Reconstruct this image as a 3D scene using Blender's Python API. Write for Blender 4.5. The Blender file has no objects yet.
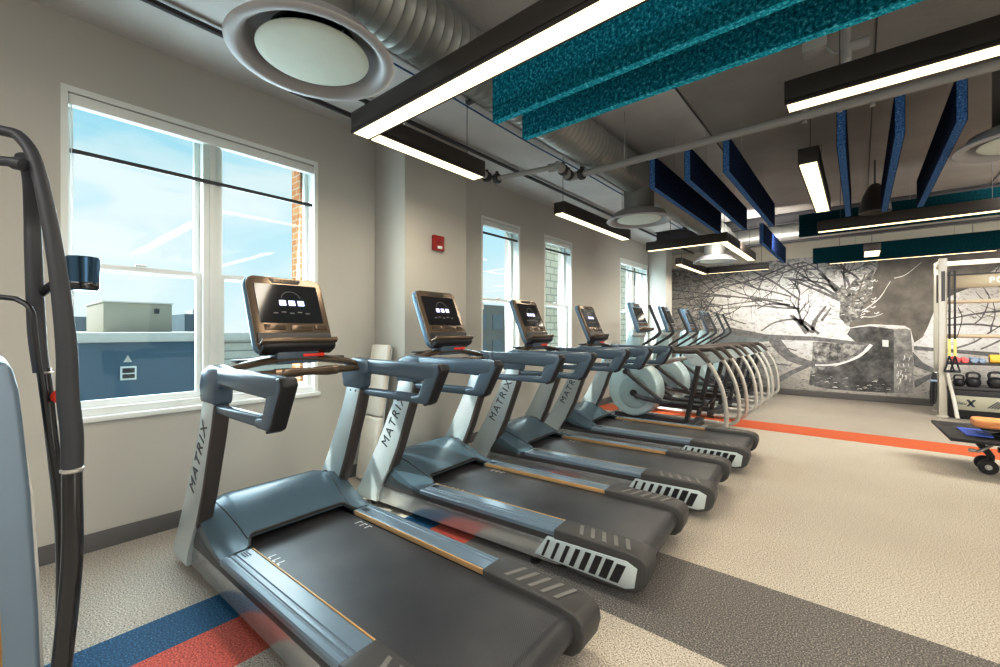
import bpy, bmesh, math, random
from mathutils import Vector, Matrix
random.seed(7)
C = bpy.context.scene.collection
R = math.radians

# ------------------------------------------------------------------ mesh builder
class MB:
    def __init__(s): s.bm = bmesh.new(); s.mi = 0
    def _fin(s, v0, f0, bev, seg, M):
        bm = s.bm
        bm.verts.ensure_lookup_table(); bm.faces.ensure_lookup_table()
        vs = [v for v in bm.verts if v.index == -1 or v not in v0]
        return vs
    def poly_solid(s, rings, bev=0, seg=2, M=None):
        """rings: list of same-length loops of 3D points, lofted and capped"""
        bm = bmesh.new()
        L = [[bm.verts.new(p) for p in r] for r in rings]
        n = len(L[0])
        for a, b in zip(L[:-1], L[1:]):
            for i in range(n):
                j = (i+1) % n
                bm.faces.new((a[i], a[j], b[j], b[i]))
        bm.faces.new(L[0][::-1]); bm.faces.new(L[-1])
        bmesh.ops.recalc_face_normals(bm, faces=bm.faces)
        if bev > 0:
            es = [e for e in bm.edges if len(e.link_faces) == 2 and e.calc_face_angle(0) > R(28)]
            bmesh.ops.bevel(bm, geom=es, offset=bev, segments=seg, affect='EDGES', clamp_overlap=True, profile=.5)
        s._merge(bm, M); return s
    def _merge(s, bm, M=None):
        if M is not None: bmesh.ops.transform(bm, matrix=M, verts=bm.verts)
        mp = {v: s.bm.verts.new(v.co) for v in bm.verts}
        for f in bm.faces:
            try:
                g = s.bm.faces.new([mp[v] for v in f.verts]); g.material_index = s.mi; g.smooth = True
            except ValueError: pass
        bm.free()
    def box(s, x0, x1, y0, y1, z0, z1, bev=0, seg=2, M=None):
        return s.poly_solid([[(x0,y0,z0),(x1,y0,z0),(x1,y1,z0),(x0,y1,z0)],[(x0,y0,z1),(x1,y0,z1),(x1,y1,z1),(x0,y1,z1)]], bev, seg, M)
    def prism(s, pts, d0, d1, axis='y', bev=0, seg=2, M=None):
        f = {'y': lambda p, d: (p[0], d, p[1]), 'x': lambda p, d: (d, p[0], p[1]), 'z': lambda p, d: (p[0], p[1], d)}[axis]
        return s.poly_solid([[f(p, d0) for p in pts], [f(p, d1) for p in pts]], bev, seg, M)
    def tube(s, pts, r, seg=10, sm=0, flat=None, closed=False, M=None, up=None):
        P = [Vector(p) for p in pts]
        rr = list(r) if isinstance(r, (list, tuple)) else [r]*len(P)
        if sm:
            Q = []; q = []
            n = len(P)
            for i in range(n if closed else n-1):
                p0 = P[(i-1) % n] if (closed or i > 0) else P[0]*2-P[1]
                p1 = P[i]; p2 = P[(i+1) % n]
                p3 = P[(i+2) % n] if (closed or i+2 < n) else P[-1]*2-P[-2]
                for k in range(sm):
                    t = k/sm
                    Q.append(.5*((2*p1)+(-p0+p2)*t+(2*p0-5*p1+4*p2-p3)*t*t+(-p0+3*p1-3*p2+p3)*t**3))
                    q.append(rr[i]*(1-t)+rr[(i+1) % n]*t)
            if not closed: Q.append(P[-1]); q.append(rr[-1])
            P, rr = Q, q
        bm = bmesh.new(); rings = []
        n = len(P); nrm = None
        for i in range(n):
            a = P[(i-1) % n] if (closed or i > 0) else P[i]
            b = P[(i+1) % n] if (closed or i < n-1) else P[i]
            t = (b-a).normalized()
            if nrm is None:
                u = Vector(up) if up else (Vector((0,0,1)) if abs(t.z) < .9 else Vector((0,1,0)))
                nrm = (u - t*u.dot(t)).normalized()
            else:
                nrm = (nrm - t*nrm.dot(t)).normalized()
            bn = t.cross(nrm)
            fa, fb = flat if flat else (1, 1)
            rings.append([bm.verts.new(P[i] + nrm*math.cos(2*math.pi*k/seg)*rr[i]*fa + bn*math.sin(2*math.pi*k/seg)*rr[i]*fb) for k in range(seg)])
        for i in range(n if closed else n-1):
            a = rings[i]; b = rings[(i+1) % n]
            for k in range(seg):
                j = (k+1) % seg
                bm.faces.new((a[k], a[j], b[j], b[k]))
        if not closed:
            bm.faces.new(rings[0][::-1]); bm.faces.new(rings[-1])
        bmesh.ops.recalc_face_normals(bm, faces=bm.faces)
        s._merge(bm, M); return s
    def lathe(s, prof, c=(0,0,0), axis='z', seg=32, M=None):
        bm = bmesh.new(); rings = []
        for r, h in prof:
            ring = []
            for k in range(seg):
                a = 2*math.pi*k/seg; x, y = r*math.cos(a), r*math.sin(a)
                p = {'z': (x, y, h), 'x': (h, x, y), 'y': (x, h, y)}[axis]
                ring.append(bm.verts.new(Vector(p)+Vector(c)))
            rings.append(ring)
        for a, b in zip(rings[:-1], rings[1:]):
            for k in range(seg):
                j = (k+1) % seg
                bm.faces.new((a[k], a[j], b[j], b[k]))
        if prof[0][0] > 1e-5 and prof[0] != prof[-1]: bm.faces.new(rings[0][::-1])
        if prof[-1][0] > 1e-5 and prof[0] != prof[-1]: bm.faces.new(rings[-1])
        bmesh.ops.remove_doubles(bm, verts=bm.verts, dist=1e-6)
        bmesh.ops.recalc_face_normals(bm, faces=bm.faces)
        s._merge(bm, M); return s
    def face(s, pts):
        f = s.bm.faces.new([s.bm.verts.new(p) for p in pts]); f.material_index = s.mi; return s
    def build(s, name, mats, parent=None, loc=None, rot=None, sharp=32):
        me = bpy.data.meshes.new(name); s.bm.to_mesh(me); s.bm.free()
        for m in (mats if isinstance(mats, (list, tuple)) else [mats]): me.materials.append(m)
        if sharp: me.set_sharp_from_angle(angle=R(sharp))
        o = bpy.data.objects.new(name, me); C.objects.link(o)
        if parent: o.parent = parent
        if loc: o.location = loc
        if rot: o.rotation_euler = rot
        return o

def tag(o, label=None, cat=None, group=None, kind=None):
    if label: o['label'] = label
    if cat: o['category'] = cat
    if group: o['group'] = group
    if kind: o['kind'] = kind
    return o
def empty(name, loc, label, cat, rz=0, group=None, kind=None):
    o = bpy.data.objects.new(name, None); o.empty_display_size = .1; C.objects.link(o)
    o.location = loc; o.rotation_euler = (0, 0, rz)
    return tag(o, label, cat, group, kind)
def struct(o): o['kind'] = 'structure'; return o
def copy_tree(o, parent=None):
    c = o.copy(); C.objects.link(c)
    if parent: c.parent = parent
    for ch in list(o.children): copy_tree(ch, c)
    return c
def text_obj(name, txt, size, mat, parent, M, extrude=.0008, spacing=1.0, shear=0):
    cu = bpy.data.curves.new(name, 'FONT'); cu.body = txt; cu.size = size; cu.extrude = extrude
    cu.align_x = 'CENTER'; cu.align_y = 'CENTER'; cu.space_character = spacing; cu.shear = shear
    t = bpy.data.objects.new(name+'_tmp', cu); C.objects.link(t)
    bpy.context.view_layer.update()
    me = bpy.data.meshes.new_from_object(t.evaluated_get(bpy.context.evaluated_depsgraph_get()))
    bpy.data.objects.remove(t); bpy.data.curves.remove(cu)
    me.transform(M); me.name = name
    me.materials.clear(); me.materials.append(mat)
    o = bpy.data.objects.new(name, me); C.objects.link(o); o.parent = parent
    return o

# ------------------------------------------------------------------ materials
def newmat(name):
    m = bpy.data.materials.new(name); m.use_nodes = True
    nt = m.node_tree; b = nt.nodes['Principled BSDF']
    return m, nt, b
def N(nt, typ, **kw):
    n = nt.nodes.new(typ)
    for k, v in kw.items(): setattr(n, k, v)
    return n
def pm(name, col, rough=.5, metal=0, var=.1, scale=12, bump=0, bscale=250, spec=.5, coat=0, emit=None):
    m, nt, b = newmat(name)
    tc = N(nt, 'ShaderNodeTexCoord')
    nz = N(nt, 'ShaderNodeTexNoise'); nz.inputs['Scale'].default_value = scale; nz.inputs['Detail'].default_value = 4
    nt.links.new(tc.outputs['Object'], nz.inputs['Vector'])
    mx = N(nt, 'ShaderNodeMix', data_type='RGBA')
    mx.inputs['A'].default_value = tuple(max(0, c*(1-var)) for c in col)+(1,)
    mx.inputs['B'].default_value = tuple(min(1, c*(1+var)) for c in col)+(1,)
    nt.links.new(nz.outputs['Fac'], mx.inputs['Factor'])
    nt.links.new(mx.outputs['Result'], b.inputs['Base Color'])
    b.inputs['Roughness'].default_value = rough; b.inputs['Metallic'].default_value = metal
    b.inputs['Specular IOR Level'].default_value = spec; b.inputs['Coat Weight'].default_value = coat
    if bump:
        n2 = N(nt, 'ShaderNodeTexNoise'); n2.inputs['Scale'].default_value = bscale
        nt.links.new(tc.outputs['Object'], n2.inputs['Vector'])
        bp = N(nt, 'ShaderNodeBump'); bp.inputs['Strength'].default_value = bump; bp.inputs['Distance'].default_value = .01
        nt.links.new(n2.outputs['Fac'], bp.inputs['Height']); nt.links.new(bp.outputs['Normal'], b.inputs['Normal'])
    if emit:
        b.inputs['Emission Color'].default_value = tuple(emit[0])+(1,); b.inputs['Emission Strength'].default_value = emit[1]
    return m
def speck(name, stops, scale=150, rough=.75, bump=.15, big=.12, spec=.3):
    """speckled rubber / felt: colour ramp over fine noise"""
    m, nt, b = newmat(name)
    tc = N(nt, 'ShaderNodeTexCoord')
    v = N(nt, 'ShaderNodeTexNoise'); v.inputs['Scale'].default_value = scale; v.inputs['Detail'].default_value = 2.5
    v.inputs['Roughness'].default_value = .75
    nt.links.new(tc.outputs['Object'], v.inputs['Vector'])
    rp = N(nt, 'ShaderNodeValToRGB'); e = rp.color_ramp.elements
    while len(e) < len(stops): e.new(.5)
    for i, (p, c) in enumerate(stops): e[i].position = p; e[i].color = tuple(c)+(1,)
    nt.links.new(v.outputs['Fac'], rp.inputs['Fac'])
    n2 = N(nt, 'ShaderNodeTexNoise'); n2.inputs['Scale'].default_value = 1.3; n2.inputs['Detail'].default_value = 4
    nt.links.new(tc.outputs['Object'], n2.inputs['Vector'])
    mr = N(nt, 'ShaderNodeMapRange'); mr.inputs['To Min'].default_value = 1-big; mr.inputs['To Max'].default_value = 1+big
    nt.links.new(n2.outputs['Fac'], mr.inputs['Value'])
    mx = N(nt, 'ShaderNodeMix', data_type='RGBA', blend_type='MULTIPLY'); mx.inputs['Factor'].default_value = 1
    nt.links.new(rp.outputs['Color'], mx.inputs['A']); nt.links.new(mr.outputs['Result'], mx.inputs['B'])
    nt.links.new(mx.outputs['Result'], b.inputs['Base Color'])
    b.inputs['Roughness'].default_value = rough; b.inputs['Specular IOR Level'].default_value = spec
    if bump:
        bp = N(nt, 'ShaderNodeBump'); bp.inputs['Strength'].default_value = bump; bp.inputs['Distance'].default_value = .004
        nt.links.new(v.outputs['Fac'], bp.inputs['Height']); nt.links.new(bp.outputs['Normal'], b.inputs['Normal'])
    return m
def emis(name, col, st):
    m, nt, b = newmat(name)
    b.inputs['Base Color'].default_value = (.9,.85,.75,1)
    tc = N(nt, 'ShaderNodeTexCoord'); nz = N(nt, 'ShaderNodeTexNoise'); nz.inputs['Scale'].default_value = 3
    nt.links.new(tc.outputs['Object'], nz.inputs['Vector'])
    mr = N(nt, 'ShaderNodeMapRange'); mr.inputs['To Min'].default_value = st*.95; mr.inputs['To Max'].default_value = st*1.05
    nt.links.new(nz.outputs['Fac'], mr.inputs['Value'])
    b.inputs['Emission Color'].default_value = tuple(col)+(1,)
    nt.links.new(mr.outputs['Result'], b.inputs['Emission Strength'])
    return m
def glassmat(name, tint=(.93,.97,.98), refl=1.0):
    m = bpy.data.materials.new(name); m.use_nodes = True; nt = m.node_tree; nt.nodes.clear()
    o = N(nt, 'ShaderNodeOutputMaterial'); t = N(nt, 'ShaderNodeBsdfTransparent'); g = N(nt, 'ShaderNodeBsdfGlossy')
    t.inputs['Color'].default_value = tuple(tint)+(1,); g.inputs['Roughness'].default_value = .02
    lw = N(nt, 'ShaderNodeLayerWeight'); lw.inputs['Blend'].default_value = .5
    pw = N(nt, 'ShaderNodeMath', operation='POWER'); pw.inputs[1].default_value = 5
    nt.links.new(lw.outputs['Facing'], pw.inputs[0])
    f = N(nt, 'ShaderNodeMath', operation='MULTIPLY_ADD'); f.inputs[1].default_value = .30; f.inputs[2].default_value = .012
    nt.links.new(pw.outputs[0], f.inputs[0])
    mx = N(nt, 'ShaderNodeMixShader')
    nt.links.new(f.outputs[0], mx.inputs[0]); nt.links.new(t.outputs[0], mx.inputs[1]); nt.links.new(g.outputs[0], mx.inputs[2])
    nt.links.new(mx.outputs[0], o.inputs[0])
    return m

M = {}
M['wall'] = pm('wall_paint', (.53,.52,.48), .85, var=.03, scale=2, bump=.04)
M['wall_cream'] = pm('cream_paint', (.70,.68,.60), .85, var=.03, scale=2)
M['white'] = pm('white_trim', (.74,.77,.75), .4, var=.02)
M['ceil'] = pm('ceiling_concrete', (.52,.51,.50), .8, var=.16, scale=3, bump=.15, bscale=40)
M['ceil_dark'] = pm('ceiling_concrete_dark', (.26,.245,.225), .75, var=.3, scale=2.2, bump=.2, bscale=25)
M['base'] = pm('baseboard_rubber', (.13,.125,.12), .6, var=.08)
M['fl_light'] = speck('floor_light', [(.33,(.09,.078,.066)),(.43,(.37,.335,.29)),(.53,(.52,.48,.42)),(.66,(.74,.70,.63))], 150, .55, .08)
M['fl_grey'] = speck('floor_dark_grey', [(.35,(.03,.028,.027)),(.45,(.135,.127,.118)),(.55,(.20,.188,.175)),(.66,(.50,.465,.42))], 150, .55, .08)
M['fl_mid'] = speck('floor_mid_grey', [(.33,(.14,.13,.12)),(.5,(.36,.335,.30)),(.66,(.50,.47,.42))], 130, .6, .08)
M['fl_blue'] = speck('floor_blue', [(.34,(.005,.03,.075)),(.48,(.012,.095,.21)),(.58,(.02,.14,.28)),(.7,(.15,.35,.48))], 130, .55, .08)
M['fl_red'] = speck('floor_red', [(.34,(.20,.03,.022)),(.48,(.56,.11,.075)),(.6,(.66,.155,.105)),(.7,(.75,.38,.28))], 130, .55, .08)
M['fl_orange'] = speck('floor_orange', [(.33,(.30,.062,.02)),(.5,(.55,.135,.048)),(.68,(.62,.21,.10))], 130, .65, .08)
M['black'] = pm('black_plastic', (.016,.016,.018), .42, var=.2)
M['blackgloss'] = pm('gloss_black_tube', (.018,.018,.02), .12, var=.2, coat=.6)
M['blackmetal'] = pm('black_metal', (.030,.024,.019), .45, var=.2)
M['foam'] = pm('foam_grip', (.045,.048,.055), .5, var=.1, bump=.05, bscale=500)
M['steel'] = pm('brushed_steel', (.55,.55,.53), .42, .7, var=.06)
M['silver'] = pm('silver_paint', (.60,.67,.69), .32, .3, var=.04, coat=.2)
M['railgrey'] = pm('matte_grey_tube', (.48,.47,.44), .45, .2, var=.05)
M['rackgrey'] = pm('rack_upright_paint', (.50,.485,.44), .5, .1, var=.05)
M['panel'] = pm('deck_side_panel', (.55,.57,.58), .26, .75, var=.04)
M['deck'] = pm('deck_plastic', (.165,.225,.28), .28, 0, var=.05, spec=.7)
M['cover'] = pm('cover_plastic', (.085,.135,.17), .26, 0, var=.05, spec=.6)
M['arm'] = pm('handrail_plastic', (.095,.145,.195), .26, 0, var=.06, spec=.7)
M['dark'] = pm('dark_grey_plastic', (.055,.055,.058), .4, 0, var=.1)
M['capgrey'] = pm('rear_cap_plastic', (.07,.068,.065), .42, 0, var=.1)
M['capstripe'] = pm('rear_cap_tread', (.19,.185,.175), .5, 0, var=.1)
M['mastback'] = pm('mast_back', (.085,.075,.068), .35, .2, var=.1)
M['tan'] = pm('tan_strip', (.52,.34,.16), .4, 0, var=.06)
M['brown'] = pm('warm_bronze_plastic', (.10,.07,.045), .24, .3, var=.12)
M['bronze'] = pm('console_bezel', (.17,.125,.085), .24, .4, var=.08)
M['conblue'] = pm('console_rim', (.16,.25,.34), .3, .2, var=.06)
M['screen'] = pm('console_screen', (.018,.018,.02), .10, 0, var=.3, scale=6)
M['icon'] = pm('screen_icon', (.6,.65,.9), .4, emit=((.62,.66,1.0), .9))
M['icondim'] = pm('screen_glow', (.12,.115,.11), .4, emit=((.3,.28,.26), .25))
M['red'] = pm('red_plastic_glow', (.60,.04,.02), .4, emit=((.8,.06,.03), .15))  # faint red glow added to the plastic, which is no lamp
M['alarmred'] = pm('fire_alarm_red', (.34,.025,.018), .4)
M['mark'] = pm('white_print', (.75,.77,.78), .5)
M['letter'] = pm('dark_lettering', (.045,.055,.065), .4)
# belt
def beltmat():
    m, nt, b = newmat('running_belt')
    tc = N(nt, 'ShaderNodeTexCoord')
    w = N(nt, 'ShaderNodeTexWave', wave_type='BANDS', bands_direction='DIAGONAL'); w.inputs['Scale'].default_value = 60
    w.inputs['Distortion'].default_value = 1.0
    nt.links.new(tc.outputs['Object'], w.inputs['Vector'])
    n = N(nt, 'ShaderNodeTexNoise'); n.inputs['Scale'].default_value = 3.0; n.inputs['Detail'].default_value = 6
    nt.links.new(tc.outputs['Object'], n.inputs['Vector'])
    rp = N(nt, 'ShaderNodeValToRGB'); rp.color_ramp.elements[0].position = .3; rp.color_ramp.elements[1].position = .75
    rp.color_ramp.elements[0].color = (.030,.033,.039,1); rp.color_ramp.elements[1].color = (.075,.075,.077,1)
    nt.links.new(n.outputs['Fac'], rp.inputs['Fac'])
    nt.links.new(rp.outputs['Color'], b.inputs['Base Color'])
    b.inputs['Roughness'].default_value = .33; b.inputs['Specular IOR Level'].default_value = .7
    bp = N(nt, 'ShaderNodeBump'); bp.inputs['Strength'].default_value = .25; bp.inputs['Distance'].default_value = .002
    nt.links.new(w.outputs['Fac'], bp.inputs['Height']); nt.links.new(bp.outputs['Normal'], b.inputs['Normal'])
    return m
M['belt'] = beltmat()
M['teal'] = speck('teal_felt', [(.30,(0,.025,.045)),(.46,(.0,.11,.165)),(.56,(.005,.21,.29)),(.72,(.10,.50,.60))], 60, .95, .5, .08, .1)
M['teal_lit'] = speck('teal_felt_lit_edge', [(.30,(0,.10,.15)),(.46,(.01,.30,.40)),(.56,(.02,.46,.58)),(.72,(.25,.75,.85))], 60, .95, .4, .08, .1)
M['tealdark'] = speck('dark_teal_felt', [(.3,(.0,.008,.011)),(.5,(.001,.022,.029)),(.7,(.004,.04,.05))], 60, .95, .4, .1, .05)
M['tealedge'] = M['tealdark']
M['navy'] = speck('navy_felt', [(.32,(.001,.002,.008)),(.5,(.004,.009,.028)),(.62,(.008,.022,.07)),(.78,(.05,.10,.22))], 90, .95, .4, .08, .05)
M['navy_lit'] = speck('navy_felt_lit_edge', [(.30,(.01,.03,.09)),(.5,(.04,.12,.30)),(.62,(.09,.22,.46)),(.75,(.35,.52,.72))], 90, .95, .4, .08, .1)
M['duct'] = pm('galvanised_duct', (.27,.275,.255), .42, .45, var=.15, scale=5)
M['pipe'] = pm('grey_painted_pipe', (.30,.29,.27), .55, .1, var=.1)
M['conduit'] = pm('dark_conduit', (.035,.034,.036), .5, .2, var=.1)
M['cable_blue'] = pm('blue_cable', (.03,.10,.25), .5)
M['diff'] = pm('diffuser_metal', (.36,.355,.36), .5, 0, var=.05)
M['diffdark'] = pm('diffuser_throat', (.03,.03,.032), .7)
M['diffplate'] = pm('diffuser_plate', (.58,.63,.57), .6, var=.04)
M['lamp'] = emis('warm_light_strip', (1.0,.83,.52), 1.3)
M['glass'] = glassmat('window_glass')
M['shade'] = glassmat('roller_film', (.95,.97,.97))
M['brick'] = None
M['bluewall'] = pm('blue_stucco', (.10,.185,.25), .9, var=.12, scale=3, bump=.1, bscale=60)
M['cap'] = pm('stone_coping', (.62,.61,.57), .9, var=.08)
M['hvac'] = pm('beige_cladding', (.40,.385,.32), .9, var=.08)
M['farblk'] = pm('distant_building', (.22,.27,.30), .9, var=.2, scale=.6)
M['ground'] = pm('asphalt', (.16,.16,.16), .95, var=.15)
M['wood'] = pm('pale_wood_bar', (.46,.38,.29), .55, var=.08)
M['rackbeam'] = pm('champagne_beam', (.34,.30,.23), .4, .3, var=.06)
M['boxface'] = pm('storage_box_face', (.36,.36,.30), .5, .1, var=.04)
M['pad'] = pm('tan_leather_pad', (.66,.32,.13), .45, var=.08)
M['iron'] = pm('kettlebell_iron', (.03,.03,.032), .4, .3, var=.15)
M['yellow'] = pm('yellow_strap', (.66,.60,.22), .6)
M['orangey'] = pm('mustard_foam', (.75,.48,.10), .7, var=.1)
M['pink'] = pm('pink_vinyl', (.72,.16,.17), .5)
M['greyblue'] = pm('blue_grey_vinyl', (.25,.32,.42), .5)
M['bluepad'] = pm('blue_panel', (.08,.16,.60), .5)
M['shroud'] = pm('grey_blue_shroud', (.20,.27,.34), .3, .1, var=.04)
M['ellshroud'] = pm('elliptical_shroud', (.48,.60,.62), .28, .15, var=.05)
M['elldisc'] = pm('elliptical_disc', (.36,.46,.48), .25, .2, var=.05)
M['griprail'] = pm('dark_hand_grip', (.075,.062,.052), .4, 0, var=.1)
M['shroudwhite'] = pm('pale_shroud_edge', (.72,.72,.70), .4, var=.03)
M['amber'] = pm('amber_trim', (.60,.36,.12), .35, .3)
M['cup'] = pm('cup_steel_blue', (.06,.13,.22), .14, .8, var=.4, scale=3)
M['offwhite'] = pm('padded_offwhite', (.74,.71,.65), .55, var=.04)
def stripes(name, c1, c2, scale, rough=.8, axis='Z'):
    m, nt, b = newmat(name)
    tc = N(nt, 'ShaderNodeTexCoord'); w = N(nt, 'ShaderNodeTexWave', wave_type='BANDS', bands_direction=axis, wave_profile='SAW')
    w.inputs['Scale'].default_value = scale
    nt.links.new(tc.outputs['Object'], w.inputs['Vector'])
    rp = N(nt, 'ShaderNodeValToRGB'); rp.color_ramp.elements[0].position = .08; rp.color_ramp.elements[1].position = .2
    rp.color_ramp.elements[0].color = c1+(1,); rp.color_ramp.elements[1].color = c2+(1,)
    nt.links.new(w.outputs['Fac'], rp.inputs['Fac']); nt.links.new(rp.outputs['Color'], b.inputs['Base Color'])
    b.inputs['Roughness'].default_value = rough
    return m
M['siding'] = stripes('lap_siding', (.28,.28,.26), (.58,.57,.52), 2.2)
def brickmat(name, c1, c2, mortar, scale):
    m, nt, b = newmat(name)
    tc = N(nt, 'ShaderNodeTexCoord'); mp = N(nt, 'ShaderNodeMapping'); mp.inputs['Rotation'].default_value = (R(90), 0, 0)
    br = N(nt, 'ShaderNodeTexBrick'); br.inputs['Scale'].default_value = scale
    for k, c in (('Color1', c1), ('Color2', c2), ('Mortar', mortar)): br.inputs[k].default_value = c+(1,)
    sx = N(nt, 'ShaderNodeSeparateXYZ'); cx = N(nt, 'ShaderNodeCombineXYZ'); ad = N(nt, 'ShaderNodeMath', operation='ADD')
    nt.links.new(tc.outputs['Object'], sx.inputs[0])
    nt.links.new(sx.outputs['X'], ad.inputs[0]); nt.links.new(sx.outputs['Y'], ad.inputs[1])
    nt.links.new(ad.outputs[0], cx.inputs['X']); nt.links.new(sx.outputs['Z'], cx.inputs['Y'])
    nt.links.new(cx.outputs[0], br.inputs['Vector']); nt.links.new(br.outputs['Color'], b.inputs['Base Color'])
    b.inputs['Roughness'].default_value = .9
    return m
M['brick'] = brickmat('orange_brick', (.45,.20,.10), (.55,.28,.14), (.5,.45,.38), 4.5)
M['stone'] = brickmat('beige_stone_block', (.86,.75,.60), (.78,.67,.52), (.52,.45,.36), .9)

# ------------------------------------------------------------------ room shell
XR, YF, YB, ZC = 9.0, -3.0, 10.5, 3.11
# floor (stripes are inlaid rubber: faces of one mesh)
b = MB()
fm = ['fl_light','fl_grey','fl_mid','fl_blue','fl_red','fl_orange']
def fl(x0, x1, y0, y1, k):
    b.mi = fm.index(k); b.face([(x0,y0,0),(x1,y0,0),(x1,y1,0),(x0,y1,0)])
BX0, BX1, BX2 = 1.05, 1.31, 1.62
fl(-.3, BX0, YF, 6.55, 'fl_light'); fl(BX0, BX1, YF, 6.55, 'fl_blue'); fl(BX1, BX2, YF, 6.55, 'fl_red')
fl(BX2, XR, YF, 1.84, 'fl_light'); fl(BX2, XR, 1.84, 2.54, 'fl_grey'); fl(BX2, XR, 2.54, 6.55, 'fl_light')
fl(-.3, XR, 6.55, 7.13, 'fl_orange'); fl(-.3, XR, 7.13, YB, 'fl_mid')
struct(b.build('floor', [M[k] for k in fm]))
b = MB().box(-.3, 2.42, YF, YB+.1, ZC, ZC+.15); b.mi = 1; b.box(2.42, XR, YF, YB+.1, ZC, ZC+.15)
struct(b.build('ceiling', [M['ceil'], M['ceil_dark']]))
# left wall with four openings
WIN = [(.27,1.78,.79,2.71), (3.80,4.57,.79,2.69), (5.14,5.92,.79,2.69), (7.69,9.05,.79,2.69)]
b = MB(); y = YF
T = -.26
for (y0, y1, z0, z1) in WIN:
    b.box(T, 0, y, y0, 0, ZC); b.box(T, 0, y0, y1, 0, z0); b.box(T, 0, y0, y1, z1, ZC); y = y1
b.box(T, 0, y, YB+.1, 0, ZC)
struct(b.build('wall_left', M['wall']))
struct(MB().box(-.3, XR, YB, YB+.1, 0, ZC).build('wall_back', M['wall_cream']))
struct(MB().box(XR, XR+.1, YF, YB, 0, ZC).build('wall_right', M['wall_cream']))
struct(MB().box(-.3, XR, YF-.1, YF, 0, ZC).build('wall_front', M['wall_cream']))
struct(MB().box(0, .45, 2.33, 3.09, 0, ZC, .006).build('wall_pilaster_near', M['wall']))
struct(MB().box(0, .38, 9.09, 9.46, 0, ZC, .006).build('wall_pilaster_far', M['wall']))
b = MB()
for (y0, y1) in ((YF, 2.33), (3.09, 9.09), (9.46, YB)): b.prism([(0,0),(.012,0),(.012,.095),(.006,.105),(0,.105)], y0, y1, 'y')
b.box(0, .462, 2.318, 2.33, 0, .105); b.box(.45, .462, 2.33, 3.09, 0, .105); b.box(0, .462, 3.09, 3.102, 0, .105)
struct(b.build('baseboard_left', M['base']))
b = MB(); b.box(0, XR, YB-.014, YB, 0, .10, .003)
struct(b.build('baseboard_back', M['base']))

# windows
def window(n, y0, y1, z0, z1, shade_z, double):
    w = empty('window_%d' % n, (0, y0, z0), None, None, kind='structure')
    W = y1-y0; H = z1-z0
    b = MB(); f = .03
    b.box(-.17, .004, 0, f, 0, H); b.box(-.17, .004, W-f, W, 0, H)
    b.box(-.17, .003, f, W-f, H-.035, H); b.box(-.17, -.02, f, W-f, 0, .05)
    if double: b.box(-.15, -.032, W*.5-.055, W*.5+.055, .05, H-.035); b.box(-.032, -.021, W*.5-.018, W*.5+.018, .05, H-.035)
    b.build('window_frame', M['white'], w)
    bays = [(f, W*.5-.055), (W*.5+.055, W-f)] if double else [(f, W-f)]
    for (a, c) in bays:
        mid = 1.69-z0
        for k, (za, zb, xo) in enumerate(((.05, mid+.02, -.085), (mid-.02, H-.035, -.125))):
            b = MB(); t = .032
            b.box(xo-.016, xo+.016, a, a+t, za, zb); b.box(xo-.016, xo+.016, c-t, c, za, zb)
            b.box(xo-.015, xo+.015, a+t, c-t, za, za+t*1.25); b.box(xo-.015, xo+.015, a+t, c-t, zb-t, zb)
            s = b.build('window_sash', M['white'], w)
            MB().box(xo-.003, xo+.003, a+t, c-t, za+t, zb-t).build('window_pane', M['glass'], s)
        b = MB(); b.box(-.068, -.04, (a+c)/2-.03, (a+c)/2+.03, mid+.02, mid+.035, .004)
        b.build('sash_lock', M['steel'], w)
    sl = MB().box(-.08, .022, -.015, W+.015, -.028, .004, .004).build('window_sill', M['white'], w)
    # roller shade: white cassette, sheer film, dark hem bar
    rs = MB().box(-.058, -.004, f, W-f, H-.105, H-.038, .008).build('roller_shade', M['white'], w)
    if shade_z:
        MB().box(-.022, -.020, f+.01, W-f-.01, shade_z-z0, H-.10).build('shade_film', M['shade'], rs)
        MB().box(-.03, -.012, f+.008, W-f-.008, shade_z-z0-.018, shade_z-z0+.006, .003).build('hem_bar', M['dark'], rs)
    b = MB(); b.tube([(-.012, .045, H-.1), (-.012, .045, H-1.05)], .0025, 6); b.box(-.02, -.004, .035, .055, H-1.13, H-1.05, .003)
    b.build('shade_cord', M['white'], rs)
for i, (w, sz, d) in enumerate(zip(WIN, (2.35, 2.50, 2.50, 2.50), (True, False, False, True))):
    window(i+1, *w, sz, d)

# ------------------------------------------------------------------ outside
struct(MB().box(-60, -.3, -40, 90, -4.3, -4.2).build('ground', M['ground']))
o = empty('brick_reveal', (-.27, 1.755, .5), 'orange brick pier just outside the right edge of the big window', 'brick pier')
MB().box(-.15, 0, 0, .3, 0, 2.6).build('brickwork', M['brick'], o)
MB().box(-.15, 0, 0, .3, -4.7, 0).build('brick_base', M['brick'], o)
o = empty('neighbouring_building', (-5, 0, -4.2), 'low blue stucco building with pale coping seen through the big window', 'building')
MB().box(-30, 0, -14, 2.28, 0, 5.33).build('stucco_wall', M['bluewall'], o)
MB().box(-30, -.02, 2.28, 7.2, 0, 5.33).build('siding_wall', M['siding'], o)
MB().box(-30.1, .08, -14.05, 7.25, 5.33, 5.475, .01).build('coping', M['cap'], o)
v = MB(); v.box(0, .03, 1.28, 1.47, 4.76, 4.97, .005); v.build('wall_vent', M['white'], o)
v = MB(); v.box(.03, .035, 1.305, 1.445, 4.79, 4.85); v.box(.03, .035, 1.305, 1.445, 4.87, 4.94); v.build('vent_slot', M['dark'], o)
v = MB(); v.prism([(1.32, 5.03), (1.42, 5.03), (1.37, 5.14)], 0, .012, 'x'); v.build('wall_sign', M['cap'], o)
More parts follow.
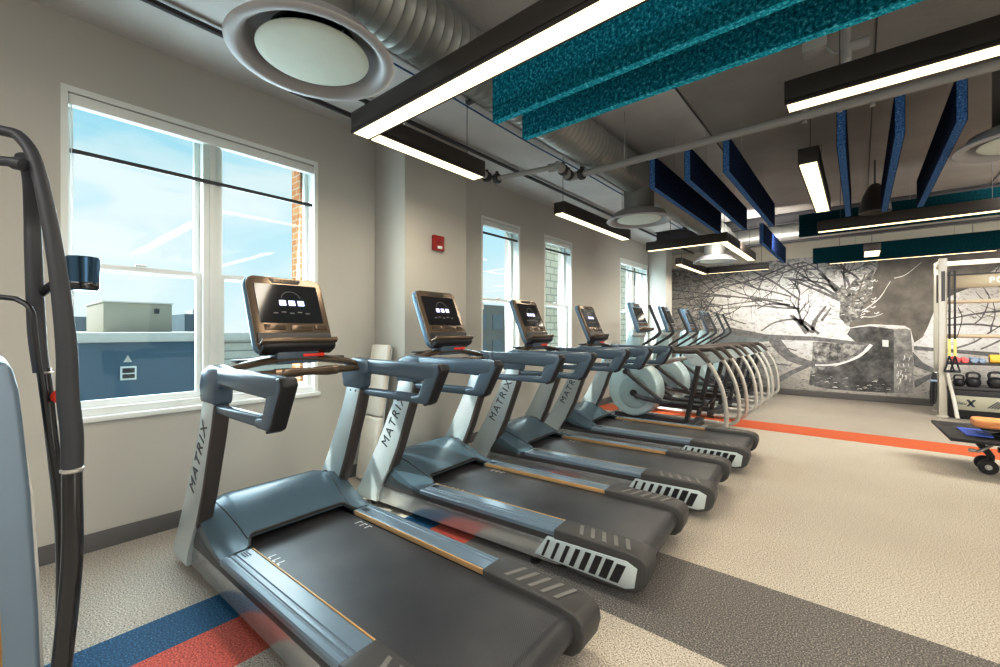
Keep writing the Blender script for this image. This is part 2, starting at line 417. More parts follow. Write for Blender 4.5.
o = empty('rooftop_plant_housing', (-12, 2.0, 1.276), 'beige box shaped rooftop plant housing beyond the blue wall', 'rooftop unit')
MB().box(-3, 0, 0, 1.5, 0, .80, .02).build('housing', M['hvac'], o)
MB().box(-3.03, .03, -.03, 1.53, .80, .84).build('roof_cap', M['cap'], o)
MB().box(-.3, .012, 1.08, 1.2, .52, .66).build('louvre', M['dark'], o)
for (yy, xx, ww, hh, lab) in ((2.2, -42, 2.4, 2.3, 'small grey building on the skyline left of the beige rooftop housing'),
                          (9.7, -40, 2.6, 2.6, 'grey building on the skyline right of the beige rooftop housing'),
                          (16.2, -36, 3.0, 2.1, 'low dark building on the skyline behind the nearest treadmill console')):
    o = empty('distant_building', (xx, yy, -4.2), lab, 'building', group=None)
    MB().box(0, 4, 0, ww, 0, hh+4.2).build('facade', M['farblk'], o)
    q = MB(); q.box(1, 3, ww*.3, ww*.6, hh+4.2, hh+4.6); q.build('roof_box', M['cap'], o)
o = empty('office_block', (-15, 16.0, -4.2), 'dark weathered block with pale window bands seen through the second window', 'building')
MB().box(-6, 0, 0, 8.5, 0, 7.2).build('facade', M['farblk'], o)
for k in range(3):
    for j in range(5):
        MB().box(0, .04, .5+j*1.6, 1.5+j*1.6, 2.2+k*1.7, 3.2+k*1.7).build('window', M['conblue'], o)
o = empty('stone_building', (-6, 13.9, -4.2), 'beige stone block building filling the far narrow windows', 'building')
MB().box(-1.1, 0, 0, 22, 0, 16).build('stone_wall', M['stone'], o)
for k in range(4):
    for j in range(6):
        MB().box(0, .05, 1.6+j*3.4, 2.9+j*3.4, 1.2+k*3.4, 3.2+k*3.4).build('window', M['dark'], o)

# ------------------------------------------------------------------ mural on the back wall
def muralmat():
    m, nt, b = newmat('mural_snow_branches')
    tc = N(nt, 'ShaderNodeTexCoord')
    mp = N(nt, 'ShaderNodeMapping'); mp.inputs['Scale'].default_value = (1, 1, 1.8)
    nt.links.new(tc.outputs['Object'], mp.inputs['Vector'])
    n1 = N(nt, 'ShaderNodeTexNoise'); n1.inputs['Scale'].default_value = 7; n1.inputs['Detail'].default_value = 9; n1.inputs['Roughness'].default_value = .72
    n1.inputs['Distortion'].default_value = 1.6
    nt.links.new(mp.outputs['Vector'], n1.inputs['Vector'])
    n2 = N(nt, 'ShaderNodeTexNoise'); n2.inputs['Scale'].default_value = 1.1; n2.inputs['Detail'].default_value = 2
    nt.links.new(tc.outputs['Object'], n2.inputs['Vector'])
    sx = N(nt, 'ShaderNodeSeparateXYZ'); nt.links.new(tc.outputs['Object'], sx.inputs[0])
    # darker twig texture toward the top
    mr = N(nt, 'ShaderNodeMapRange'); mr.inputs['From Min'].default_value = 1.9; mr.inputs['From Max'].default_value = 2.75
    mr.inputs['To Min'].default_value = 0; mr.inputs['To Max'].default_value = -.085
    nt.links.new(sx.outputs['Z'], mr.inputs['Value'])
    a1 = N(nt, 'ShaderNodeMath', operation='ADD'); nt.links.new(n1.outputs['Fac'], a1.inputs[0]); nt.links.new(mr.outputs['Result'], a1.inputs[1])
    m2 = N(nt, 'ShaderNodeMapRange'); m2.inputs['To Min'].default_value = -.07; m2.inputs['To Max'].default_value = .07
    nt.links.new(n2.outputs['Fac'], m2.inputs['Value'])
    a2 = N(nt, 'ShaderNodeMath', operation='ADD'); nt.links.new(a1.outputs[0], a2.inputs[0]); nt.links.new(m2.outputs['Result'], a2.inputs[1])
    rp = N(nt, 'ShaderNodeValToRGB'); e = rp.color_ramp.elements; e.new(.5); e.new(.5)
    for i, (p, c) in enumerate(((.28, .10), (.37, .42), (.43, .76), (.54, .93))): e[i].position = p; e[i].color = (c, c*.985, c*.97, 1)
    nt.links.new(a2.outputs[0], rp.inputs['Fac']); nt.links.new(rp.outputs['Color'], b.inputs['Base Color'])
    b.inputs['Roughness'].default_value = .8
    return m
def greymat(name, c0, c1, scale=5):
    m, nt, b = newmat(name)
    tc = N(nt, 'ShaderNodeTexCoord'); n = N(nt, 'ShaderNodeTexNoise'); n.inputs['Scale'].default_value = scale; n.inputs['Detail'].default_value = 8
    n.inputs['Roughness'].default_value = .7
    nt.links.new(tc.outputs['Object'], n.inputs['Vector'])
    rp = N(nt, 'ShaderNodeValToRGB'); rp.color_ramp.elements[0].position = .4; rp.color_ramp.elements[1].position = .72
    rp.color_ramp.elements[0].color = c0+(1,); rp.color_ramp.elements[1].color = c1+(1,)
    nt.links.new(n.outputs['Fac'], rp.inputs['Fac']); nt.links.new(rp.outputs['Color'], b.inputs['Base Color'])
    b.inputs['Roughness'].default_value = .8
    return m
mur = [M_ for M_ in (muralmat(), greymat('mural_trunk', (.16,.15,.135), (.36,.335,.30), 4), greymat('mural_stone', (.07,.07,.07), (.26,.26,.26), 5),
       greymat('mural_stone_side', (.20,.20,.20), (.55,.55,.54), 7), greymat('mural_line', (.16,.16,.165), (.34,.34,.345), 14),
       greymat('mural_hull', (.20,.23,.24), (.34,.37,.38), 3), greymat('mural_white', (.75,.75,.75), (.9,.9,.9), 5),
       greymat('mural_mottled', (.10,.10,.10), (.62,.62,.61), 11), greymat('mural_trunk_shaded', (.17,.16,.147), (.33,.31,.285), 2.2))]
b = MB(); yy = YB-.016
b.mi = 0; b.box(.003, XR-.5, yy, YB-.001, .10, 2.76)
lay = [0]
def mpoly(k, pts):
    lay[0] += 1; b.mi = k; y = yy-.0004*lay[0]
    f = b.bm.faces.new([b.bm.verts.new((x, y, z)) for x, z in pts]); f.material_index = k
    f.normal_update()
    if f.normal.y > 0: f.normal_flip()
def mline(k, pts, w):
    P = [Vector((p[0], p[1])) for p in pts]; Q = []
    for i in range(len(P)-1):
        p0 = P[i-1] if i else P[0]*2-P[1]; p3 = P[i+2] if i+2 < len(P) else P[-1]*2-P[-2]
        for t in (0, .25, .5, .75): Q.append(.5*(2*P[i]+(P[i+1]-p0)*t+(2*p0-5*P[i]+4*P[i+1]-p3)*t*t+(3*P[i]-p0-3*P[i+1]+p3)*t**3))
    Q.append(P[-1]); L = []; Rr = []
    for i, q in enumerate(Q):
        d = (Q[min(i+1, len(Q)-1)]-Q[max(i-1, 0)]).normalized(); n = Vector((-d.y, d.x))
        ww = w*(.45+.55*i/(len(Q)-1)) * (.8+.4*random.random())
        L.append(q+n*ww/2); Rr.append(q-n*ww/2)
    for i in range(len(Q)-1): mpoly_q(k, [L[i], L[i+1], Rr[i+1], Rr[i]])
def mpoly_q(k, pts):
    y = yy-.0003
    f = b.bm.faces.new([b.bm.verts.new((p.x, y, p.y)) for p in pts]); f.material_index = k
    f.normal_update()
    if f.normal.y > 0: f.normal_flip()
for pts, w in (([(.05,2.28),(.946,2.12),(1.969,1.939),(2.472,1.764)], .05), ([(.05,2.055),(.946,2.086),(1.3,2.04)], .035), ([(.65,2.491),(.967,2.153)], .03),
    ([(.967,2.355),(1.657,2.049),(2.269,1.915)], .035), ([(1.805,1.766),(2.023,1.863),(2.388,1.828)], .05), ([(1.879,1.3),(2.147,1.486),(2.555,1.521),(2.862,1.241)], .055),
    ([(2.388,2.356),(2.862,2.084),(3.185,1.893)], .06), ([(2.506,2.347),(2.972,2.214),(3.215,2.006)], .05), ([(2.862,2.437),(3.215,2.025),(3.275,1.661)], .09),
    ([(2.388,1.625),(2.55,1.45),(2.686,1.26)], .10), ([(2.44,1.62),(2.60,1.42)], .05), ([(2.972,1.786),(2.80,1.5),(2.75,1.26)], .09), ([(3.05,1.75),(2.9,1.5)], .05), ([(.42,1.53),(.672,1.597),(.967,2.063)], .028),
    ([(.672,2.72),(1.13,2.543),(1.86,2.165)], .03), ([(1.485,2.72),(2.041,2.363),(2.555,1.922)], .045), ([(4.5,1.9),(5.0,2.1),(5.6,2.05)], .05),
    ([(4.6,1.5),(5.2,1.62),(5.9,1.55)], .04), ([(4.7,2.4),(5.1,2.2),(5.8,2.5)], .05), ([(5.0,1.0),(5.5,1.3),(6.2,1.3)], .05), ([(3.2,2.45),(3.35,2.1),(3.4,1.7)], .06)):
    mline(4, pts, w)
rnd = random.Random(3)
def twig(x, z, a, ln, w, depth):
    pts = [(x, z)]
    for _ in range(4):
        a += rnd.uniform(-.28, .28); x += math.cos(a)*ln/4; z += math.sin(a)*ln/4
        if not (.12 < z < 2.70 and .02 < x < 8.3): break
        pts.append((x, z))
    if len(pts) < 3: return
    mline(4, pts[::-1], w)
    if depth:
        for p in pts[1:]:
            for sg in (-1, 1):
                if rnd.random() < .5: twig(p[0], p[1], a+sg*rnd.uniform(.4, .9), ln*rnd.uniform(.35, .6), w*.6, depth-1)
for (x, z, a, ln, w) in ((3.2,1.92,2.6,1.3,.05), (3.2,1.95,2.1,.9,.045), (3.25,2.0,1.8,.8,.04), (2.55,1.75,2.9,1.4,.035), (2.4,2.0,2.7,1.3,.03), (2.7,1.3,2.4,.8,.05),
        (1.9,1.95,3.0,1.5,.03), (1.2,2.4,3.3,1.1,.025), (2.3,2.6,3.4,1.6,.03), (1.5,2.65,3.5,1.2,.025), (3.4,2.5,2.9,1.2,.04), (2.9,2.65,3.3,1.3,.03), (3.5,2.2,2.4,.7,.04),
        (1.6,1.45,2.9,1.2,.022), (1.3,1.7,3.3,1.2,.022), (4.6,1.9,.3,1.2,.03), (4.6,1.4,.2,1.3,.03), (4.7,1.0,.4,1.0,.03), (5.2,2.2,.6,1.0,.03), (2.5,.9,2.7,.9,.025), (2.4,.6,3.0,.8,.02)):
    twig(x, z, a, ln, w, 2)
mpoly(5, [(1.219,1.378),(1.969,1.23),(2.148,1.097),(1.638,1.051),(1.255,.807),(.812,.711)])
mpoly(7, [(2.764,1.092),(3.626,1.039),(3.421,.778),(3.101,.626),(3.046,.275),(2.694,.233),(2.752,.644)])
mpoly(8, [(3.736,2.70),(3.736,2.471),(3.626,2.249),(3.473,1.924),(3.209,1.731),(3.171,1.56),(3.342,1.366),(3.626,1.425),(4.087,1.395),(4.165,1.33),(4.211,1.096),(4.316,1.192),(4.383,1.38),(4.471,1.689),(4.523,1.80),(4.95,2.1),(5.3,2.45),(5.5,2.74),(4.6,2.74)])
mpoly(7, [(3.13,2.05),(3.22,2.18),(3.28,2.10),(3.421,2.30),(3.50,2.24),(3.676,2.444),(3.651,1.982),(3.52,1.72),(3.473,1.554),(3.289,1.387),(3.171,1.581),(3.19,1.80)])
mpoly(2, [(3.342,1.353),(3.42,1.38),(3.626,1.39),(3.945,1.331),(3.945,.185),(3.421,.17),(3.0,.18),(2.72,.22),(2.706,.30),(2.752,.451),(2.95,.56),(3.101,.612),(3.27,.69),(3.421,.80),(3.54,.93),(3.626,1.053),(3.421,1.089),(3.289,1.237)])
mpoly(3, [(3.945,1.331),(4.10,1.345),(4.165,1.318),(4.179,1.064),(4.20,.7),(4.193,.208),(3.945,.185)])
mpoly(6, [(3.342,1.350),(3.45,1.395),(3.626,1.415),(3.9,1.41),(4.087,1.392),(4.165,1.318),(4.08,1.365),(3.9,1.388),(3.63,1.395),(3.46,1.372)])
mpoly(4, [(1.969,1.185),(2.211,1.158),(2.29,1.03),(2.396,.882),(2.54,.78),(2.706,.713),(2.9,.69),(3.101,.689),(3.101,.626),(2.9,.60),(2.706,.591),(2.52,.63),(2.347,.697),(2.21,.81),(2.098,.947)])
mpoly(4, [(3.101,.626),(2.706,.591),(2.45,.43),(2.192,.23),(2.192,.356),(2.40,.50),(2.647,.638)])
mpoly(4, [(1.29,1.377),(1.969,1.23),(2.764,1.192),(3.626,1.072),(3.626,1.026),(2.764,1.106),(1.969,1.125),(1.29,1.227)])
lay[0] += 2; yy -= .0004*lay[0]+.0003
for (pts, w, k) in (([(3.64,1.05),(3.499,.862),(3.289,.718),(3.046,.644),(2.80,.63)][::-1], .055, 6), ([(3.575,1.03),(3.447,.89),(3.263,.775),(3.046,.70)][::-1], .035, 4),
        ([(3.2,1.85),(3.28,1.62),(3.5,1.48)], .03, 4), ([(3.3,2.3),(3.33,2.0),(3.27,1.7)], .05, 4), ([(3.55,2.35),(3.45,2.0),(3.36,1.75)], .04, 8),
        ([(3.9,2.2),(3.75,1.9),(3.55,1.7)], .02, 6), ([(4.3,2.5),(4.1,2.3),(3.95,2.25)], .018, 6), ([(3.8,1.62),(3.65,1.56),(3.5,1.57)], .018, 6)): mline(k, pts, w)
mpoly(6, [(3.79,1.14),(3.875,1.132),(3.875,1.01),(3.79,1.018)])
for k in range(34):
    x, z, q = rnd.uniform(3.2,3.7), rnd.uniform(1.55,2.35), rnd.uniform(.015,.05)
    mline(6, [(x, z), (x+q*.8, z+q*.5*rnd.choice((-1,1))), (x+q*1.8, z+q*.3)], q*.6)
for k in range(26):
    x, z, q = rnd.uniform(3.96,4.17), rnd.uniform(.22,.85), rnd.uniform(.02,.06)
    mline(6, [(x, z), (x+q*.3, z+q), (x+q*.2, z+q*1.8)], q*.35) if x+q*.3 < 4.18 else None
for k in range(40):
    x, z, q = rnd.uniform(2.7,3.9), rnd.uniform(.2,.42), rnd.uniform(.01,.04)
    mline(rnd.choice((6,3)), [(x, z), (x+q, z+q*.4), (x+q*2, z+q*.2)], q*.4)
mpoly(4, [(4.195,.93),(4.308,.759),(4.48,.63),(4.48,.561),(4.207,.684)])
mpoly(4, [(4.48,.612),(4.48,.544),(4.22,.298),(4.207,.42)])
mpoly(4, [(4.207,1.036),(4.48,1.008),(5.2,.95),(5.2,.88),(4.48,.956),(4.207,.966)])
mpoly(1, [(.4,.125),(2.0,.125),(3.0,.12),(4.3,.12),(8.4,.12),(8.4,.102),(.4,.102)])
o = b.build('wall_mural', mur, sharp=0)
tag(o, 'black and white mural of snowy branches, tree trunk and stone pier covering the back wall', 'mural')

# ------------------------------------------------------------------ treadmills
def make_treadmill(loc, rz, label):
    t = empty('treadmill', loc, label, 'treadmill', rz, 'treadmills in a row along the windows')
    for s in (-1, 1):
        # side panel
        b = MB(); b.prism([(.02,.05),(1.70,.05),(1.80,.07),(1.80,.175),(.02,.175)], s*.385, s*.405, 'y', .004)
        b.build('side_panel', M['panel'], t)
        b = MB(); b.prism([(.30,.170),(1.76,.170),(1.76,.212),(.66,.212),(.45,.25),(.30,.32)], s*.34, s*.412, 'y', .004)
        b.build('rail_skirt', M['dark'], t)
        # side rail with grooves
        sec = [(.284,.212),(.284,.238),(.290,.243),(.352,.241),(.356,.237),(.362,.237),(.366,.240),(.376,.239),(.380,.235),(.386,.235),(.390,.237),(.408,.233),(.415,.226),(.415,.206),(.30,.206)]
        b = MB(); b.poly_solid([[(.68, s*v, z) for v, z in sec], [(1.74, s*v, z) for v, z in sec]])
        rail = b.build('side_rail', M['deck'], t)
        MB().box(.70, 1.70, *sorted((s*.277, s*.2845)), .217, .243, .002).build('trim_strip', M['tan'], rail)
        b = MB()
        for k in range(3): b.box(.715, .77, *sorted((s*(.312+.011*k), s*(.317+.011*k))), .2425, .2445)
        b.build('rail_mark', M['letter'], rail)
        # rear end cap
        prof = [(1.70,.17),(1.78,.062),(1.86,.05),(2.08,.05),(2.15,.065),(2.185,.10),(2.20,.16),(2.195,.205),(2.165,.232),(2.10,.243),(1.74,.250),(1.70,.247)]
        b = MB(); b.prism(prof, s*.272, s*.425, 'y', .011, 3)
        cap = b.build('rear_cap', M['capgrey'], t)
        b = MB()
        for k in range(5):
            u = 1.80+.062*k; q = [(u, s*.30), (u+.022, s*.30), (u+.062, s*.40), (u+.04, s*.40)]
            b.prism(q, .244, .2505-.0008*k, 'z', .0015, 1)
        b.build('tread_strip', M['capstripe'], cap)
        # vent grille on the outer face
        fr = [(1.585,.085),(1.66,.196),(2.10,.200),(2.15,.178),(2.135,.082),(2.09,.066)]
        b = MB(); b.prism(fr, s*.404, s*.4295, 'y', .003)
        g = b.build('vent_grille', M['silver'], cap)
        b = MB()
        for k in range(8):
            u = 1.630+.0545*k; w = .014+.0044*k
            zt = .184 if k < 7 else .176
            q = [(u, .090-.001*k), (u+w, .089-.001*k), (u+w+.040, zt), (u+.040, zt)]
            b.prism(q, s*.428, s*.4315, 'y', .001, 1)
        b.build('grille_slot', M['black'], g)
        # mast with lettering
        mp = [(0,.05),(-.005,.09),(.06,.17),(.253,.484),(.423,.805),(.485,.965),(.63,.965),(.593,.82),(.47,.50),(.375,.31),(.29,.18),(.25,.11),(.24,.05)]
        b = MB(); b.prism(mp, s*.36, s*.428, 'y', .010, 2)
        ms = b.build('mast', M['silver'], t)
        b = MB(); b.prism([(.628,.95),(.648,.93),(.606,.80),(.482,.48),(.398,.31),(.38,.29),(.375,.32),(.46,.50),(.583,.82)], s*.357, s*.425, 'y', .006)
        b.build('mast_back_trim', M['mastback'], ms)
        a = math.atan2(.805-.42, .47-.265)
        Mx = Matrix.Translation((.43, s*.4295, .665)) @ Matrix.Rotation(R(90), 4, 'X') if s < 0 else Matrix.Translation((.43, s*.4295, .665)) @ Matrix.Rotation(R(90), 4, 'X') @ Matrix.Rotation(R(180), 4, 'Y')
        Mx = Mx @ Matrix.Rotation(a if s < 0 else -a, 4, 'Z')
        text_obj('lettering', 'MATRIX', .098, M['letter'], ms, Mx, spacing=1.28)
        b = MB()
        for k in range(2): b.lathe([(0,0),(.006,0),(.006,.003),(0,.003)], (.53+.055*k, s*.36-(.003 if s > 0 else 0), .93), 'y', 10)
        b.build('screw', M['dark'], ms)
        # hand rail loop
        b = MB()
        b.prism([(.455,.945),(.44,1.03),(.47,1.105),(.56,1.135),(.70,1.125),(.70,1.045),(.66,1.03),(.645,.945)], s*.345, s*.432, 'y', .022, 3)
        b.prism([(.60,1.128),(1.26,1.128),(1.305,1.118),(1.29,1.045),(1.20,1.03),(.60,1.042)], s*.370, s*.430, 'y', .022, 3)
        b.prism([(1.185,1.035),(1.27,1.125),(1.325,1.12),(1.335,1.09),(1.24,.925),(1.20,.905),(1.09,.905),(1.08,.945),(1.15,.955)], s*.372, s*.428, 'y', .016, 3)
        b.prism([(.60,.905),(.60,.950),(1.12,.956),(1.13,.905)], s*.376, s*.420, 'y', .016, 3)
        hr = b.build('hand_rail', M['arm'], t)
        b = MB(); b.prism([(1.305,1.128),(1.332,1.122),(1.344,1.095),(1.245,.915),(1.205,.898),(1.19,.905),(1.232,.93),(1.315,1.085)], s*.369, s*.431, 'y', .008, 2)
        b.build('rail_end_cap', M['black'], hr)
    # rear cross section, belt, deck
    b = MB()
    pr = []
    for k in range(13):
        a = R(90-15*k); pr.append((2.105+.058*math.cos(a), .158+.058*math.sin(a)))
    prof = [(.50,.216)]+pr+[(.50,.100)]
    b.prism(prof, -.272, .272, 'y'); belt = b.build('running_belt', M['belt'], t)
    b = MB()
    for s, u0 in ((1, .80), (-1, .80)):
        for k in range(3):
            u = u0+.045*k
            b.box(u, u+.006, *sorted((s*.215, s*.25)), .2160, .2168); b.box(u, u+.025, *sorted((s*.247, s*.253)), .2160, .2168)
    b.build('belt_mark', M['mark'], belt)
    MB().box(.05, 1.90, -.36, .36, .075, .098).build('base_frame', M['black'], t)
    # motor cover: lofted sheet
    b = MB(); bm = b.bm
    us = [0,.06,.12,.2,.28,.36,.44,.52,.6,.7,.8,.9,1]
    vs = [-.412,-.40,-.36,-.32,-.295,-.275,-.255,-.22,-.12,0,.12,.22,.255,.275,.295,.32,.36,.40,.412]
    def lerp(tab, x):
        for (a, c), (a2, c2) in zip(tab[:-1], tab[1:]):
            if x <= a2: q = (x-a)/(a2-a); return c+(c2-c)*q
        return tab[-1][1]
    def sst(a, b_, x): q = max(0, min(1, (x-a)/(b_-a))); return q*q*(3-2*q)
    zc = [(.06,.12),(.10,.24),(.16,.34),(.24,.395),(.32,.405),(.42,.375),(.52,.325),(.60,.285),(.70,.250)]
    zs = [(.06,.11),(.10,.20),(.16,.29),(.24,.355),(.32,.385),(.42,.34),(.52,.292),(.60,.262),(.70,.246)]
    G = []
    for q in us:
        row = []
        for v in vs:
            av = abs(v); ue = .615+.08*sst(.252, .298, av)
            u = .06+(ue-.06)*q; k = sst(.24, .37, av)
            z = lerp(zc, u)*(1-k)+lerp(zs, u)*k
            z -= .022*sst(.36, .412, av)
            row.append(bm.verts.new((u, v, z)))
        G.append(row)
    for i in range(len(us)-1):
        for j in range(len(vs)-1):
            f = bm.faces.new((G[i][j], G[i+1][j], G[i+1][j+1], G[i][j+1])); f.smooth = True
    edge = [r[0] for r in G]+G[-1][1:]+[r[-1] for r in G[::-1]][1:]+G[0][::-1][1:-1]
    low = [bm.verts.new((v.co.x, v.co.y, min(v.co.z-.012, .205 if abs(v.co.y) > .3 else v.co.z-.02))) for v in edge]
    for i in range(len(edge)):
        j = (i+1) % len(edge); bm.faces.new((edge[i], low[i], low[j], edge[j]))
    bmesh.ops.recalc_face_normals(bm, faces=bm.faces)
    cv = b.build('motor_cover', M['cover'], t, sharp=40)
    b = MB(); pts = []
    for v in (-.30,-.288,-.275,-.262,-.24,-.2,-.1,0,.1,.2,.24,.262,.275,.288,.30):
        ue = .615+.08*sst(.252, .298, abs(v)); pts.append((ue-.004, v, lerp(zc, ue)*(1-sst(.24,.37,abs(v)))+lerp(zs, ue)*sst(.24,.37,abs(v))-.006))
    b.tube(pts, .009, 8, 2); b.build('cover_lip', M['black'], cv)
    b = MB()
    for s in (-1, 1):
        pts = []
        for i in range(9):
            u = .20+.055*i; v = .33-.05*sst(.2, .64, u)*1.0
            k = sst(.24, .37, v); pts.append((u, s*v, lerp(zc, u)*(1-k)+lerp(zs, u)*k-.001))
        MB().tube(pts, .0035, 6, 2).build('cover_seam', M['black'], cv)
    # bridge between masts with console
    b = MB(); b.tube([(.56,-.36,1.10),(.55,-.28,1.122),(.53,-.15,1.14),(.525,0,1.145),(.53,.15,1.14),(.55,.28,1.122),(.56,.36,1.10)], .062, 14, 4, flat=(.36,1.15))
    br = b.build('console_bridge', M['brown'], t)
    b = MB(); b.box(.545, .60, .02, .15, 1.155, 1.176, .008, 3); b.box(.56, .59, .05, .12, 1.172, 1.182, .004)
    b.build('stop_key', M['red'], br)
    b = MB()
    b.box(.47, .56, -.30, -.10, 1.142, 1.152, .004, 2); b.box(.47, .54, .18, .31, 1.138, 1.150, .004, 2)
    b.build('accessory_tray', M['black'], br)
    b = MB()
    pts = [(.62,-.355,1.075),(.655,-.28,1.078),(.68,-.18,1.08),(.69,-.12,1.08),(.695,0,1.082),(.69,.12,1.08),(.68,.18,1.08),(.655,.28,1.078),(.62,.355,1.075)]
    b.tube(pts, [.017,.019,.021,.027,.019,.027,.021,.019,.017], 12, 4)
    gb = b.build('pulse_grip_bar', M['brown'], t)
    b = MB()
    for s in (-1, 1): MB().tube([(.684,s*.17,1.080),(.690,s*.10,1.0805)], .0262, 12, 0).build('pulse_sensor', M['bronze'], gb)
    # console: tilted local frame (p across, q up)
    Mx = Matrix.Translation((.595, 0, 1.185)) @ Matrix.Rotation(R(-23), 4, 'Y') @ Matrix.Diagonal((1,1,1.11,1))
    def rr(w, h, r, z0=0, n=5, taper=0):
        P = []
        for cx, cy, a0 in ((w/2-r, h-r, 0), (-w/2+r, h-r, 90), (-w/2+r-taper*0, r, 180), (w/2-r, r, 270)):
            for k in range(n+1):
                a = R(a0+90*k/n); P.append((cx+r*math.cos(a), z0+cy+r*math.sin(a)))
        return P
    b = MB(); b.prism(rr(.44, .42, .05), -.052, -.012, 'x', .012, 2, M=Mx)
    cn = b.build('console', M['conblue'], t)
    b = MB(); b.prism(rr(.425, .405, .045, .008), -.016, .004, 'x', .006, 2, M=Mx); b.build('console_face', M['bronze'], cn)
    b = MB(); b.prism(rr(.355, .215, .006, .155), .002, .007, 'x', .002, 1, M=Mx)
    sc = b.build('screen', M['screen'], cn)
    b = MB()
    for k in (-1, 0, 1): b.prism(rr(.038, .030, .003, .25), .0065, .0082, 'x', M=Mx @ Matrix.Translation((0, k*.052+.012, 0)))
    b.build('screen_icon', M['icon'], sc)
    b = MB()
    b.tube([(.0075, .012+.055*math.cos(R(a)), .285+.045*math.sin(R(a))) for a in range(10, 171, 16)], .0016, 6, M=Mx)
    b.build('screen_caption', M['icondim'], sc); b = MB()
    for k in range(5): b.box(.0065, .0080, -.10+.045*k, -.075+.045*k, .205+.006*(k % 2), .211+.006*(k % 2), M=Mx)
    b.build('screen_caption', M['icondim'], sc)
    b = MB(); b.prism([(-.09,.402),(-.075,.378),(.075,.378),(.09,.402)], .000, .007, 'x', .002, 1, M=Mx)
    b.build('speaker_grille', M['dark'], cn)
    b = MB()
    for k in range(7): b.box(.006, .009, -.066+.019*k, -.055+.019*k, .382, .399, M=Mx)
    b.build('grille_bar', M['bronze'], cn)
    b = MB(); b.box(.002, .009, -.16, -.05, .118, .145, .002, M=Mx); b.box(.002, .009, -.02, .10, .112, .142, .002, M=Mx); b.box(.002, .009, .12, .19, .118, .145, .002, M=Mx)
    b.build('button_panel', M['brown'], cn)
    b = MB(); b.prism([(.0,.036),(.050,.030),(.066,.036),(.070,.052),(.062,.056),(.052,.046),(.0,.050)], -.208, .208, 'y', .003, 2, M=Mx)
    b.build('reading_ledge', M['bronze'], cn)
    b = MB(); b.prism([(.0,.052),(.012,.052),(.010,.098),(.004,.102),(.0,.102)], -.205, .205, 'y', .002, 1, M=Mx)
    b.build('ledge_recess', M['black'], cn)
    b = MB(); b.prism([(-.03,-.004),(.03,.002),(.048,.014),(.052,.032),(-.03,.034)], -.20, .20, 'y', .006, 2, M=Mx)
    b.build('console_underside', M['black'], cn)
    b = MB(); b.prism([(.47,1.12),(.50,1.20),(.535,1.26),(.575,1.25),(.60,1.19),(.59,1.12)], -.12, .12, 'y', .014, 2); b.build('console_neck', M['arm'], t)
    # feet
    for s in (-1, 1):
        b = MB(); b.lathe([(.0,-.012),(.026,-.012),(.030,-.006),(.030,.006),(.026,.012),(0,.012)], (.14, s*.37, .030), 'y', 18); b.box(.12,.16,*sorted((s*.35,s*.385)),.03,.08,.003)
        b.build('transport_wheel', M['black'], t)
        b = MB(); b.lathe([(.0,.0),(.028,0),(.028,.01),(.012,.018),(.010,.09),(0,.09)], (1.55, s*.36, 0), 'z', 16)
        b.build('leveling_foot', M['black'], t)
    b = MB(); b.tube([(.03,-.37,.08),(-.035,-.38,.07),(-.05,-.36,.03),(-.01,-.33,.012),(.06,-.30,.012)], .006, 8, 4)
    b.build('power_cord', M['black'], t)
    return t
tl = ['nearest treadmill, large in the foreground with a lit screen reflecting sunlight', 'second treadmill from the camera, its front cover in direct sunlight',
      'third treadmill from the camera, between two other treadmills in the row', 'farthest treadmill, next to the elliptical trainers']
TY = [(1.10,1.2), (2.235,4.2), (3.405,4.6), (4.65,3.6)]
tm0 = make_treadmill((.5, TY[0][0], 0), R(TY[0][1]), tl[0])
for i in (1, 2, 3):
    c = copy_tree(tm0); c.location = (.5, TY[i][0], 0); c.rotation_euler = (0, 0, R(TY[i][1])); c['label'] = tl[i]

